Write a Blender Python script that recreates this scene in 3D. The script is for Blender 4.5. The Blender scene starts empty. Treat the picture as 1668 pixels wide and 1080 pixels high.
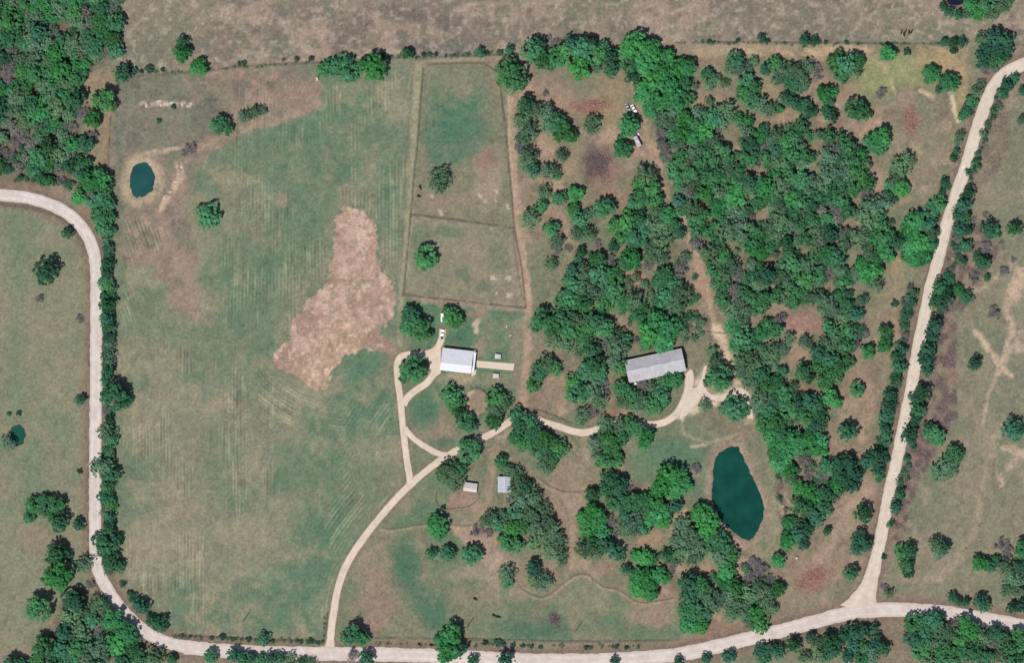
import bpy, math
import numpy as np
from mathutils import Vector, Matrix, Quaternion

SC = bpy.context.scene
COL = SC.collection
S = 0.33                      # metres per map unit
W0, H0 = 1668.0, 1080.0
R = math.radians

# ------------------------------------------------------------------ camera, sky, sun, exposure
CAM_H = 2600.0
cam_d = bpy.data.cameras.new('camera')
cam = bpy.data.objects.new('camera', cam_d); COL.objects.link(cam)
cam.location = (0, 0, CAM_H)
cam.rotation_euler = (0, 0, 0)
cam_d.sensor_fit = 'HORIZONTAL'; cam_d.sensor_width = 36.0
cam_d.lens = 36.0 * CAM_H / (W0 * S)
cam_d.clip_start = 10.0; cam_d.clip_end = 30000.0
SC.camera = cam

SUN_AZ, SUN_EL = 213.0, 60.0
world = bpy.data.worlds.new('World'); SC.world = world
world.use_nodes = True
wn = world.node_tree
wn.nodes.clear()
sky = wn.nodes.new('ShaderNodeTexSky'); sky.sky_type = 'NISHITA'; sky.sun_disc = False
sky.sun_elevation = R(SUN_EL); sky.sun_rotation = R(SUN_AZ)
bg = wn.nodes.new('ShaderNodeBackground'); bg.inputs[1].default_value = 0.08
wo = wn.nodes.new('ShaderNodeOutputWorld')
wn.links.new(sky.outputs[0], bg.inputs[0]); wn.links.new(bg.outputs[0], wo.inputs[0])

sun_d = bpy.data.lights.new('sun', 'SUN'); sun_d.energy = 4.25; sun_d.angle = R(0.5)
sun_d.color = (1.0, 0.955, 0.90)
sun = bpy.data.objects.new('sun', sun_d); COL.objects.link(sun)
sv = Vector((math.sin(R(SUN_AZ))*math.cos(R(SUN_EL)), math.cos(R(SUN_AZ))*math.cos(R(SUN_EL)), math.sin(R(SUN_EL))))
sun.rotation_euler = sv.to_track_quat('Z', 'Y').to_euler()
sun.location = sv * 500

vs = SC.view_settings
vs.view_transform = 'Standard'; vs.look = 'None'; vs.gamma = 1.0; vs.use_curve_mapping = False
vs.exposure = 0.34
SC.cycles.max_bounces = 5; SC.cycles.diffuse_bounces = 3; SC.cycles.transparent_max_bounces = 4

# ------------------------------------------------------------------ helpers
KGAIN = 1.62
def lin(c): 
    c = np.asarray(c, float)/255.0
    return np.where(c <= 0.04045, c/12.92, ((c+0.055)/1.055)**2.4)
def T(r, g, b):               # base colour of a surface from the tone it has in full daylight
    return np.minimum(lin((r, g, b))/KGAIN, 0.9)

def P(px, py, z=0.0):
    return Vector(((px-834.0)*S, (540.0-py)*S, z))

_tab = np.random.RandomState(5).rand(256, 256)
def vnoise(x, y, seed=0):
    x = np.asarray(x, float)+seed*17.31; y = np.asarray(y, float)+seed*9.77
    xi = np.floor(x); yi = np.floor(y); fx = x-xi; fy = y-yi
    fx = fx*fx*(3-2*fx); fy = fy*fy*(3-2*fy)
    x0 = xi.astype(np.int64) & 255; y0 = yi.astype(np.int64) & 255
    x1 = (x0+1) & 255; y1 = (y0+1) & 255
    a = _tab[y0, x0]; b = _tab[y0, x1]; c = _tab[y1, x0]; d = _tab[y1, x1]
    return (a+(b-a)*fx)*(1-fy)+(c+(d-c)*fx)*fy
def fbm(x, y, seed=0, octv=4):
    s = 0; a = 0.5; t = 0
    for o in range(octv):
        s = s+a*vnoise(x*2**o, y*2**o, seed+o*3.1); t += a; a *= 0.55
    return s/t
def sstep(a, b, v):
    t = np.clip((v-a)/(b-a), 0, 1); return t*t*(3-2*t)

def catmull(pts, step):
    pts = [np.array(p, float) for p in pts]
    out = []
    ext = [2*pts[0]-pts[1]]+pts+[2*pts[-1]-pts[-2]]
    for i in range(1, len(ext)-2):
        p0, p1, p2, p3 = ext[i-1:i+3]
        n = max(1, int(np.linalg.norm((p2-p1)[:2])/step))
        for k in range(n):
            t = k/n
            out.append(0.5*((2*p1)+(-p0+p2)*t+(2*p0-5*p1+4*p2-p3)*t*t+(-p0+3*p1-3*p2+p3)*t**3))
    out.append(pts[-1])
    return np.array(out)

def mesh_np(name, v, f, mats=(), col=None, smooth=False, colname='tint'):
    v = np.asarray(v, np.float32); f = np.asarray(f, np.int32)
    me = bpy.data.meshes.new(name)
    n, k = f.shape
    me.vertices.add(len(v)); me.vertices.foreach_set('co', v.ravel())
    me.loops.add(n*k); me.loops.foreach_set('vertex_index', f.ravel())
    me.polygons.add(n); me.polygons.foreach_set('loop_start', np.arange(0, n*k, k, dtype=np.int32))
    if smooth: me.polygons.foreach_set('use_smooth', np.ones(n, bool))
    if col is not None:
        a = me.attributes.new(colname, 'FLOAT_COLOR', 'POINT')
        c4 = np.ones((len(v), 4), np.float32); c4[:, :3] = col
        a.data.foreach_set('color', c4.ravel())
    for m in mats: me.materials.append(m)
    me.update(calc_edges=True)
    return me

class MB:
    """collects shapes, builds ONE mesh object"""
    def __init__(s): s.v = []; s.f = []; s.m = []
    def add(s, vs, fs, mi=0):
        o = len(s.v); s.v += [tuple(x) for x in vs]; s.f += [tuple(i+o for i in q) for q in fs]; s.m += [mi]*len(fs)
        return s
    def box(s, c, d, rz=0, mi=0, taper=1.0):
        cx, cy, cz = c; x, y, z = d[0]/2, d[1]/2, d[2]/2
        co, si = math.cos(rz), math.sin(rz); vs = []
        for k, zz in ((1, -z), (taper, z)):
            for a, b in ((-x, -y), (x, -y), (x, y), (-x, y)):
                a *= k; b *= k
                vs.append((cx+a*co-b*si, cy+a*si+b*co, cz+zz))
        return s.add(vs, [(3, 2, 1, 0), (4, 5, 6, 7), (0, 1, 5, 4), (1, 2, 6, 5), (2, 3, 7, 6), (3, 0, 4, 7)], mi)
    def tube(s, p0, p1, r0, r1=None, n=6, mi=0, caps=True):
        p0 = Vector(p0); p1 = Vector(p1); r1 = r0 if r1 is None else r1
        d = (p1-p0).normalized(); a = d.orthogonal().normalized(); b = d.cross(a)
        vs = []
        for p, r in ((p0, r0), (p1, r1)):
            for k in range(n):
                t = 2*math.pi*k/n
                vs.append(p+a*(r*math.cos(t))+b*(r*math.sin(t)))
        fs = [(k, (k+1) % n, n+(k+1) % n, n+k) for k in range(n)]
        if caps: fs += [tuple(range(n-1, -1, -1)), tuple(range(n, 2*n))]
        return s.add(vs, fs, mi)
    def prism(s, prof, y0, y1, mi=0, inset=None):
        """profile in x,z extruded along y; inset = (dx narrowing) for the sides"""
        n = len(prof)
        vs = [(x, y0, z) for x, z in prof]+[(x, y1, z) for x, z in prof]
        fs = [(i, (i+1) % n, n+(i+1) % n, n+i) for i in range(n)]+[tuple(range(n-1, -1, -1)), tuple(range(n, 2*n))]
        return s.add(vs, fs, mi)
    def build(s, name, mat, parent=None, smooth=False, bevel=0):
        me = bpy.data.meshes.new(name); me.from_pydata(s.v, [], s.f)
        mats = mat if isinstance(mat, (list, tuple)) else [mat]
        for m in mats: me.materials.append(m)
        if len(mats) > 1: me.polygons.foreach_set('material_index', s.m)
        if smooth: me.polygons.foreach_set('use_smooth', [True]*len(s.f))
        me.update()
        o = bpy.data.objects.new(name, me); COL.objects.link(o)
        if parent: o.parent = parent
        if bevel:
            b = o.modifiers.new('bevel', 'BEVEL'); b.width = bevel; b.segments = 2; b.limit_method = 'ANGLE'
        return o

def tag(o, label=None, cat=None, group=None, kind=None):
    if label: o['label'] = label
    if cat: o['category'] = cat
    if group: o['group'] = group
    if kind: o['kind'] = kind
    return o
def empty(name, loc, rz=0):
    o = bpy.data.objects.new(name, None); COL.objects.link(o)
    o.location = loc; o.rotation_euler = (0, 0, rz); o.empty_display_size = 0.5
    return o
def link(name, me, parent=None, loc=(0, 0, 0), rz=0, sc=None):
    o = bpy.data.objects.new(name, me); COL.objects.link(o)
    o.location = loc; o.rotation_euler = (0, 0, rz)
    if sc is not None: o.scale = sc if hasattr(sc, '__len__') else (sc, sc, sc)
    if parent: o.parent = parent
    return o
def children(o): return [c for c in COL.objects if c.parent == o]
def copy_tree(o, parent=None):
    c = o.copy(); COL.objects.link(c); c.parent = parent
    for ch in o.children: copy_tree(ch, c)
    return c

# ------------------------------------------------------------------ materials
def mat_new(name):
    m = bpy.data.materials.new(name); m.use_nodes = True
    nt = m.node_tree; b = nt.nodes['Principled BSDF']
    return m, nt, b
def mat(name, col, rough=0.8, var=0.15, scale=2.0, metal=0.0, bump=0.0, spec=0.3):
    m, nt, b = mat_new(name); col = [float(x) for x in col]
    tc = nt.nodes.new('ShaderNodeTexCoord'); nz = nt.nodes.new('ShaderNodeTexNoise')
    nz.inputs['Scale'].default_value = scale; nz.inputs['Detail'].default_value = 4
    nt.links.new(tc.outputs['Object'], nz.inputs['Vector'])
    rp = nt.nodes.new('ShaderNodeMapRange')
    rp.inputs[1].default_value = 0.3; rp.inputs[2].default_value = 0.7
    rp.inputs[3].default_value = 1-var; rp.inputs[4].default_value = 1+var
    nt.links.new(nz.outputs[0], rp.inputs[0])
    mx = nt.nodes.new('ShaderNodeVectorMath'); mx.operation = 'SCALE'
    mx.inputs[0].default_value = col; nt.links.new(rp.outputs[0], mx.inputs['Scale'])
    nt.links.new(mx.outputs[0], b.inputs['Base Color'])
    b.inputs['Roughness'].default_value = rough; b.inputs['Metallic'].default_value = metal
    b.inputs['Specular IOR Level'].default_value = spec
    if bump:
        bp = nt.nodes.new('ShaderNodeBump'); bp.inputs['Strength'].default_value = bump; bp.inputs['Distance'].default_value = 0.1
        nt.links.new(nz.outputs[0], bp.inputs['Height']); nt.links.new(bp.outputs[0], b.inputs['Normal'])
    return m

def mat_vcol(name, rough=0.95, fine=((0.75, 0.24), (2.4, 0.20)), bump=0.35, spec=0.1):
    """vertex colour x fine procedural grain"""
    m, nt, b = mat_new(name)
    at = nt.nodes.new('ShaderNodeAttribute'); at.attribute_name = 'tint'
    tc = nt.nodes.new('ShaderNodeTexCoord')
    last = at.outputs['Color']; nzl = None
    for sc, amp in fine:
        nz = nt.nodes.new('ShaderNodeTexNoise'); nz.inputs['Scale'].default_value = sc; nz.inputs['Detail'].default_value = 3
        nz.inputs['Roughness'].default_value = 0.6
        nt.links.new(tc.outputs['Object'], nz.inputs['Vector'])
        rp = nt.nodes.new('ShaderNodeMapRange'); rp.inputs[1].default_value = 0.25; rp.inputs[2].default_value = 0.75
        rp.inputs[3].default_value = 1-amp; rp.inputs[4].default_value = 1+amp
        nt.links.new(nz.outputs[0], rp.inputs[0])
        mx = nt.nodes.new('ShaderNodeVectorMath'); mx.operation = 'SCALE'
        nt.links.new(last, mx.inputs[0]); nt.links.new(rp.outputs[0], mx.inputs['Scale'])
        last = mx.outputs[0]; nzl = nz
    nt.links.new(last, b.inputs['Base Color'])
    b.inputs['Roughness'].default_value = rough; b.inputs['Specular IOR Level'].default_value = spec
    if bump:
        bp = nt.nodes.new('ShaderNodeBump'); bp.inputs['Strength'].default_value = bump; bp.inputs['Distance'].default_value = 0.15
        nt.links.new(nzl.outputs[0], bp.inputs['Height']); nt.links.new(bp.outputs[0], b.inputs['Normal'])
    return m

def mat_leaf(name, col, vary=0.30, hue=0.028, transl=0.33):
    m, nt, b = mat_new(name); nt.nodes.remove(b)
    out = nt.nodes['Material Output']
    at = nt.nodes.new('ShaderNodeAttribute'); at.attribute_name = 'tint'
    oi = nt.nodes.new('ShaderNodeObjectInfo')
    rp = nt.nodes.new('ShaderNodeMapRange'); rp.inputs[3].default_value = 1-vary; rp.inputs[4].default_value = 1+vary
    nt.links.new(oi.outputs['Random'], rp.inputs[0])
    c0 = nt.nodes.new('ShaderNodeVectorMath'); c0.operation = 'MULTIPLY'
    c0.inputs[1].default_value = col; nt.links.new(at.outputs['Color'], c0.inputs[0])
    c1 = nt.nodes.new('ShaderNodeVectorMath'); c1.operation = 'SCALE'
    nt.links.new(c0.outputs[0], c1.inputs[0]); nt.links.new(rp.outputs[0], c1.inputs['Scale'])
    hs = nt.nodes.new('ShaderNodeHueSaturation')
    wn_ = nt.nodes.new('ShaderNodeTexWhiteNoise'); wn_.noise_dimensions = '1D'
    nt.links.new(oi.outputs['Random'], wn_.inputs['W'])
    hr = nt.nodes.new('ShaderNodeMapRange'); hr.inputs[3].default_value = 0.5-hue; hr.inputs[4].default_value = 0.5+hue
    nt.links.new(wn_.outputs[0], hr.inputs[0]); nt.links.new(hr.outputs[0], hs.inputs['Hue'])
    nt.links.new(c1.outputs[0], hs.inputs['Color'])
    d = nt.nodes.new('ShaderNodeBsdfDiffuse'); t = nt.nodes.new('ShaderNodeBsdfTranslucent')
    nt.links.new(hs.outputs[0], d.inputs[0]); nt.links.new(hs.outputs[0], t.inputs[0])
    mix = nt.nodes.new('ShaderNodeMixShader'); mix.inputs[0].default_value = transl
    nt.links.new(d.outputs[0], mix.inputs[1]); nt.links.new(t.outputs[0], mix.inputs[2])
    nt.links.new(mix.outputs[0], out.inputs[0])
    return m

M = {}
M['ground'] = mat_vcol('ground_soil_and_grass')
M['gravel'] = mat_vcol('pale_gravel', fine=((0.5, 0.07), (2.5, 0.08)), bump=0.2)
M['leaf_g'] = mat_leaf('leaf_mid_green', (0.064, 0.198, 0.090))
M['leaf_b'] = mat_leaf('leaf_bright_green', (0.056, 0.226, 0.080), hue=0.015)
M['leaf_d'] = mat_leaf('leaf_dark_green', (0.047, 0.142, 0.080))
M['leaf_s'] = mat_leaf('leaf_grey_green', (0.110, 0.206, 0.120))
M['leaf_u'] = mat_leaf('leaf_bush', (0.045, 0.100, 0.066))
M['bark'] = mat('bark', (0.10, 0.085, 0.075), 0.95, 0.25, 6)
M['twig'] = mat('bare_twigs', (0.20, 0.185, 0.185), 0.95, 0.2, 3)
M['dead'] = mat('dead_red_brush', (0.37, 0.205, 0.165), 0.95, 0.3, 2)
M['weed'] = mat('dry_weeds', (0.235, 0.175, 0.165), 0.95, 0.3, 1)
M['roof_w'] = mat('white_metal_roof', (0.49, 0.49, 0.525), 0.55, 0.05, 0.8)
M['roof_l'] = mat('grey_metal_roof', (0.305, 0.298, 0.312), 0.6, 0.14, 0.35)
M['roof_b'] = mat('blue_grey_metal_roof', (0.30, 0.31, 0.36), 0.6, 0.08, 0.6)
M['roof_p'] = mat('pinkish_shed_roof', (0.40, 0.36, 0.34), 0.7, 0.08, 0.8)
M['seam'] = mat('roof_seam', (0.42, 0.42, 0.445), 0.6, 0.04, 2)
M['wall_w'] = mat('pale_wall', (0.55, 0.53, 0.50), 0.8, 0.05, 1)
M['wall_g'] = mat('grey_wall', (0.30, 0.29, 0.29), 0.8, 0.08, 1)
M['glass'] = mat('dark_glass', (0.02, 0.025, 0.03), 0.08, 0.0, 1, spec=0.6)
M['white'] = mat('white_paint', (0.75, 0.75, 0.72), 0.4, 0.03, 1)
M['greyp'] = mat('grey_paint', (0.28, 0.29, 0.31), 0.45, 0.1, 1)
M['darkp'] = mat('dark_paint', (0.03, 0.03, 0.035), 0.4, 0.1, 1)
M['tyre'] = mat('tyre_rubber', (0.02, 0.02, 0.02), 0.9, 0.1, 4)
M['rim'] = mat('wheel_rim', (0.45, 0.45, 0.46), 0.4, 0.05, 4, metal=0.6)
M['lamp'] = mat('lamp_lens', (0.6, 0.2, 0.15), 0.3, 0.0, 1)
M['wood'] = mat('weathered_wood', (0.17, 0.13, 0.105), 0.9, 0.2, 5)
M['wire'] = mat('fence_wire', (0.22, 0.20, 0.19), 0.6, 0.1, 3, metal=0.5)
M['concrete'] = mat('pale_concrete', tuple(T(222, 202, 182)), 0.9, 0.07, 0.8)
M['gravel_plain'] = mat('worn_gravel', tuple(T(219, 201, 183)), 0.95, 0.10, 0.5)
M['brush'] = mat('purple_brush', (0.17, 0.125, 0.125), 0.95, 0.3, 1)
M['hide'] = mat('dark_hide', (0.022, 0.015, 0.012), 0.8, 0.3, 3)
M['rock'] = mat('pale_rock', tuple(T(214, 192, 178)), 0.95, 0.15, 1.2, bump=0.4)

# ------------------------------------------------------------------ where every tree stands: x, y, crown radius (map units), kind
# kinds: g mid green, b bright green, d dark bluish, s sparse grey green, x leafless, u bush
CL = {}
def cluster(key, where, data, axis='area', group=None):
    pts = []
    for w in data.replace('\n', ' ').split(';'):
        w = w.strip()
        if not w: continue
        a = w.split(',')
        pts.append([float(a[0]), float(a[1]), float(a[2]), a[3].strip()])
    CL[key] = (where, pts, axis, group)
cluster('nwedge', 'on the clearing edge by the corner forest', '170,165,19,g;152,195,14,b;200,120,15,d;172,85,16,x;150,222,13,x;140,235,14,g;118,235,13,b')
cluster('padd', 'in the fenced paddocks', '716,295,18,s;692,421,19,g')
cluster('bend', 'in the thicket where the left road bends', '33,290,6,d;68,290,11,d;84,295,9,g;98,296,11,x;112,300,8,x;148,293,17,b;165,290,16,b;132,285,10,d;127,322,12,b;150,318,12,x;168,312,14,g;155,330,14,g;174,332,14,g;163,350,15,g;178,352,12,g;170,368,15,g;180,375,9,g;173,392,9,s;177,300,9,g')
cluster('wrow', 'the hedgerow along the left road', '175,408,6,s;176,428,10,d;174,445,10,d;170,462,10,g;180,470,9,g;173,482,10,d;176,496,13,d;174,520,12,d;178,534,10,d;177,548,10,d;178,562,10,s;177,577,10,s;179,590,9,s;177,605,11,d;172,618,8,d;188,645,21,g;203,652,13,g;178,683,8,d;174,705,14,s;182,718,10,g;179,740,9,g;168,762,18,s;182,772,14,d;176,792,11,d;156,760,9,d;173,812,12,g;180,824,10,g;178,840,9,d;178,860,11,d;174,887,20,g;190,880,10,d;184,915,14,d;195,922,10,d;212,968,7,u;221,978,6,u;230,988,13,d;247,1012,10,d;262,1016,13,d', 'ns')
cluster('wpast', 'in the pasture left of the gravel road', '111,380,9,d;77,443,19,d;65,487,9,x;130,520,9,x;132,652,9,d;130,768,5,u;14,722,12,s;31,673,5,u;15,674,4,u')
cluster('wgrove', 'of the small grove in the left pasture', '54,822,13,g;48,842,10,g;75,818,13,g;92,822,14,g;98,850,15,d;86,838,10,g;128,854,10,d;70,835,9,s')
cluster('wpair', 'near the bottom left forest edge', '92,903,17,d;97,938,23,b;112,905,8,d;137,920,13,s;147,953,10,x;65,990,20,g')
cluster('swf', 'in the bottom left forest', '122,980,19,d;118,1003,17,s;158,984,13,s;172,982,9,d;150,1010,13,g;184,1010,18,b;207,1028,17,b;105,1030,15,d;165,1035,14,x;133,1030,16,s;190,1048,19,b;165,1060,22,s;75,1055,19,g;100,1062,18,g;128,1055,17,g;220,1062,15,g;232,1078,12,d;250,1072,17,s;263,1060,9,x;60,1078,13,g;20,1080,13,d;38,1081,10,d;200,1078,15,d;147,1078,16,s;115,1080,14,g;88,1082,14,d;212,1045,13,g;140,998,12,s')
cluster('srow', 'the line below the bottom road', '281,1074,9,d;343,1070,12,g;382,1068,13,d;398,1076,12,g;410,1072,10,d;428,1076,10,g;442,1074,11,d;458,1074,10,d;472,1076,11,s;492,1079,9,d;508,1079,8,s;575,1068,14,x;598,1072,12,d', 'ew')
cluster('sfence', 'the bottom roadside fence', '296,1037,4,u;310,1038,3,u;362,1038,6,u;345,1040,4,u;380,1043,4,u;405,1042,5,u;430,1042,10,g;444,1045,4,u;490,1046,4,u;505,1045,6,u;518,1048,4,u', 'ew')
cluster('nwfield', 'in the top left of the hay field', '298,70,10,d;298,87,14,b;325,109,14,b;365,205,16,g;349,204,9,s;400,188,10,s;416,182,10,s;428,180,8,s;310,242,13,x;340,352,18,g;259,197,5,u;283,173,5,u;300,250,8,x')
cluster('nfence', 'the fence below the top field', '218,114,7,u;230,116,4,u;243,112,8,u;265,113,4,u;390,103,4,u;397,102,5,u;462,97,3,u;483,96,5,u;507,95,5,u;530,114,14,g;545,108,14,g;558,100,11,g;570,120,14,g;553,122,11,s;568,98,10,d;608,112,21,b;590,106,7,d;624,89,5,u;636,92,4,u;665,87,10,d;690,88,4,u;700,88,4,u;710,88,4,u;740,89,3,u;782,85,8,d;792,86,5,u;815,85,6,u;830,82,8,d', 'ew')
cluster('ncorner', 'at the top right corner of the paddock', '828,112,17,g;842,128,18,g;822,128,12,g;833,140,12,s')
cluster('ngrove', 'in the grove under the top field', '868,82,17,g;885,98,15,g;878,72,12,d;905,72,13,x;903,95,17,g;893,60,7,x;925,88,19,g;930,70,12,d;950,80,19,g;945,112,18,b;970,90,17,g;960,70,12,d;983,78,12,g;972,108,11,s;993,92,13,d;995,112,13,d')
cluster('nbig', 'in the tall grove right of the top clearing', '1035,75,21,b;1020,85,14,b;1058,80,18,b;1050,102,18,b;1028,105,15,g;1072,95,16,b;1030,125,12,d;1085,95,15,b;1080,115,17,b;1105,112,16,b;1062,130,18,b;1085,140,18,b;1112,138,14,g;1050,152,17,b;1075,160,18,b;1100,162,18,b;1060,178,13,b;1120,110,14,b;1118,160,14,g')
cluster('vehic', 'beside the parked vehicles', '1023,206,16,b;1014,243,15,b;1027,194,9,g;1012,225,7,g')
cluster('clearw', 'left of the purple brush clearing', '856,170,14,d;850,195,14,s;872,180,13,s;862,215,16,s;850,228,11,s;890,185,15,s;905,200,17,g;918,218,17,g;895,205,13,s;932,222,9,g;888,152,8,x;845,240,11,x;860,255,14,s;852,268,10,s;868,277,12,d;895,278,13,s;915,254,10,s;907,285,8,g')
cluster('clearmid', 'in the top clearing', '965,203,14,s;')
cluster('trackl', 'left of the wooded dirt track', '1052,285,16,s;1040,300,12,g;1058,305,17,g;1045,322,17,g;1065,325,14,g;1030,330,11,g;1070,345,13,s;1060,365,15,s;1085,350,14,b;1080,370,14,s;1075,392,17,s;1108,380,10,d;1098,368,12,g')
cluster('midw', 'in the open wood right of the field track', '863,357,15,s;888,313,12,s;882,335,10,g;911,324,11,g;937,316,13,b;899,372,13,g;908,392,12,s;905,405,13,x;933,342,12,g;945,358,13,g;960,348,9,s;985,340,17,g;972,345,10,s;940,380,12,s;958,383,13,s;973,398,9,x;946,410,9,d;943,422,8,g;897,430,11,s;925,405,9,x')
cluster('midc', 'in the wood between clearing and long roof', '1002,370,13,g;1012,385,12,g;1022,362,17,g;1040,358,13,d;1035,385,18,g;1050,375,11,g;1025,422,17,b;1012,432,12,s;995,425,13,x;1000,402,9,d;1055,433,12,x;1062,410,16,s;1075,420,13,s;975,425,14,g;955,445,17,s;978,448,17,g;997,450,16,g;932,442,12,d;935,462,16,g;952,470,17,s;930,485,17,g;915,490,11,g;948,492,16,g;970,478,16,s;1000,478,17,g;985,495,14,g;1012,495,14,g;1035,488,16,s;1045,500,10,g;1038,512,14,g;1080,450,16,g;1095,462,13,g;1070,460,10,g;1105,447,15,x;1085,485,17,g;1070,492,11,g;1108,478,17,s;1100,500,15,s;1070,525,19,b;1088,535,20,b;1060,545,19,b;1105,525,14,s;1080,560,16,b;1052,562,9,g')
cluster('midl', 'in the wood left of the long roof', '882,520,18,g;900,532,19,g;872,530,12,s;915,518,15,g;925,540,16,g;940,520,15,s;958,530,16,g;972,522,15,d;985,535,16,g;1000,548,15,s;905,556,15,s;925,562,12,s;950,550,14,g;962,570,15,d;985,560,14,x;1008,565,17,s;1018,555,12,g;1003,588,15,s;1012,600,11,g;968,592,16,d;955,605,14,g;975,610,14,g')
cluster('fence_o', 'in the grassy gap right of the field track', '890,594,15,s;878,605,13,g;905,600,12,g;868,627,12,g')
cluster('frontw', 'between the long roof and the driveway', '935,622,13,g;945,642,17,g;930,640,10,g;962,635,17,s;980,625,14,x;975,652,14,s;985,640,11,x;948,680,13,s;965,672,13,x;1012,632,14,g;1025,645,14,g;1015,655,13,s;1047,628,12,x;1048,652,14,s;1062,660,15,g;1075,642,14,g;1085,622,13,g;1098,620,13,b;1080,655,10,g;1035,662,11,s;1062,632,10,s')
cluster('southd', 'in the grove under the drive', '842,678,13,g;848,695,14,d;862,690,14,g;840,712,12,b;868,705,15,g;855,722,13,g;885,715,14,g;878,732,14,g;900,725,13,g;912,732,13,g;900,745,12,g;885,752,13,s;892,765,9,s')
cluster('southd2', 'in the grove below the driveway dip', '985,692,13,s;970,722,13,s;972,740,10,s;990,712,15,g;1000,728,15,g;985,748,14,g;1002,750,13,g;1010,695,14,s;1012,712,12,g;1025,692,13,g;1040,702,14,g;1052,712,14,b;1048,725,9,b')
cluster('hclose', 'beside the white roofed house', '668,515,16,g;680,532,17,g;665,532,14,g;690,545,13,g;737,515,16,g;745,525,11,g;671,601,22,g')
cluster('hsouth', 'around the round pen', '735,645,15,g;742,658,14,g;748,670,11,d;758,688,15,g;767,695,10,d;808,648,15,g;820,655,13,s;808,668,14,s;805,686,14,g')
cluster('drvtree', 'by the driveway bend', '766,734,19,g;732,768,18,s;740,782,16,s;722,775,13,s;748,765,13,d')
cluster('shedw', 'in the grove around the grey shed', '816,752,11,g;825,765,10,s;838,770,11,s;845,782,13,s;830,815,8,x;840,800,13,s;855,795,13,d;848,818,15,s;868,812,14,s;860,835,16,s;880,830,14,s;840,835,12,g;872,850,16,s;892,848,14,s;850,858,14,g;900,868,15,s;880,872,16,s;908,885,14,s;895,895,14,s;913,905,11,s;915,918,7,s;870,885,12,s')
cluster('lawnw', 'in the thin grove above the lower lawn', '713,855,17,b;714,868,12,b;703,902,9,d;727,900,12,d;736,902,8,d;769,905,17,g;722,827,5,u;800,845,12,s;812,855,12,g;822,842,11,s;832,865,13,b;828,882,15,g;840,888,12,g;790,850,9,s;775,866,14,x;795,870,10,x;825,935,13,s;826,950,9,g;868,925,13,d;880,935,14,x;885,950,14,s;872,945,13,s')
cluster('pondw', 'in the wood left of the big pond', '992,780,14,d;1005,792,17,d;985,798,12,d;965,805,12,d;1015,785,10,d;1025,798,10,x;1088,772,17,b;1105,775,16,b;1080,790,17,b;1098,795,17,b;1115,790,13,b;1070,802,12,b;1133,765,12,x;1000,820,15,d;1015,812,12,g;1030,820,15,g;1020,838,14,g;965,835,15,b;950,845,12,b;975,850,15,b;958,862,16,b;980,870,14,b;965,882,13,d;950,895,14,s;968,898,13,s;985,888,15,d;1000,898,14,d;1010,905,9,d;1035,852,17,s;1022,862,15,s;1050,835,15,g;1062,842,16,b;1048,860,12,g;1078,835,14,b;1080,850,12,b;1065,818,14,b;1045,815,13,g;1100,825,12,d;996,850,14,x;1000,868,11,x')
cluster('pondsw', 'in the wood below the left pond shore', '1143,838,17,b;1158,848,14,b;1150,862,17,b;1168,878,16,g;1178,892,15,g;1190,905,13,g;1172,905,15,s;1158,888,14,g;1115,860,17,s;1128,875,16,s;1105,880,14,s;1138,895,15,s;1130,910,13,s;1110,900,14,s')
cluster('lowc', 'in the grove above the lower lawn terraces', '1038,938,14,b;1055,945,18,b;1040,958,15,b;1070,938,14,b;1082,942,10,b;1058,965,13,b;1035,905,9,b;1050,908,13,b;1062,912,10,b;1085,905,11,d;1098,912,12,s;1095,930,9,x;1020,928,9,d')
cluster('lows', 'in the wood above the bottom road', '1120,950,16,d;1140,955,15,g;1125,972,17,g;1150,968,15,s;1162,985,14,s;1118,995,15,g;1135,1000,15,g;1122,1018,15,b;1140,1020,12,b;1150,1000,11,d;1183,930,14,b;1182,950,14,b;1200,960,14,g;1190,975,15,s;1175,972,12,s;1205,985,16,s;1190,1000,13,s;1220,968,16,s;1222,940,16,x;1240,930,16,x;1228,918,13,x;1255,945,12,x;1238,958,15,s;1265,960,13,g;1250,975,14,s;1222,975,9,b;1230,1000,13,b;1238,1018,14,g;1222,1015,10,s;1255,992,12,s;1243,988,10,s;1267,913,11,b;1215,1002,11,s')
cluster('lawnbig', 'on the fence by the bottom road', '577,1035,17,g;590,1042,13,g;564,1040,11,s;735,1035,18,b;722,1045,15,b;728,1062,18,b;745,1060,14,d;770,1076,9,d;822,1075,14,d;811,1047,7,u;818,1050,6,u;790,1048,5,u;836,1052,4,u;851,1053,4,u;866,1054,4,u;880,1055,4,u;955,1056,4,u;962,1056,4,u;1005,1054,4,u;1020,1056,4,u;1000,1078,8,d', 'ew')
cluster('turnt', 'by the sandy turning loop', '1170,615,21,g;1165,590,13,s;1160,572,10,s;1195,665,19,g;1210,670,10,g;1148,660,10,s')
cluster('eastm', 'in the wood right of the sandy loop', '1205,548,17,g;1218,560,15,g;1198,565,12,g;1210,585,16,s;1225,598,16,s;1208,605,13,s;1238,612,15,g;1222,622,13,s;1250,628,13,g;1258,575,14,s;1272,570,12,s;1245,580,10,s;1258,592,10,s;1285,553,10,s;1273,607,10,g;1265,622,13,g;1307,605,13,d;1318,615,10,d;1332,598,11,g;1312,558,11,s;1335,575,15,d;1350,585,15,g;1345,560,13,s;1365,600,14,g;1380,590,11,g;1355,612,14,g;1342,622,12,g;1352,648,14,b;1362,655,10,b;1290,632,10,s;1275,645,14,g;1262,650,15,g;1240,648,14,s;1232,662,13,s;1250,668,15,g;1245,690,15,g;1265,685,15,g;1285,668,15,g;1300,660,14,d;1315,655,14,d;1330,660,13,d;1335,680,13,d;1312,678,15,g;1325,695,13,d')
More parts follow.
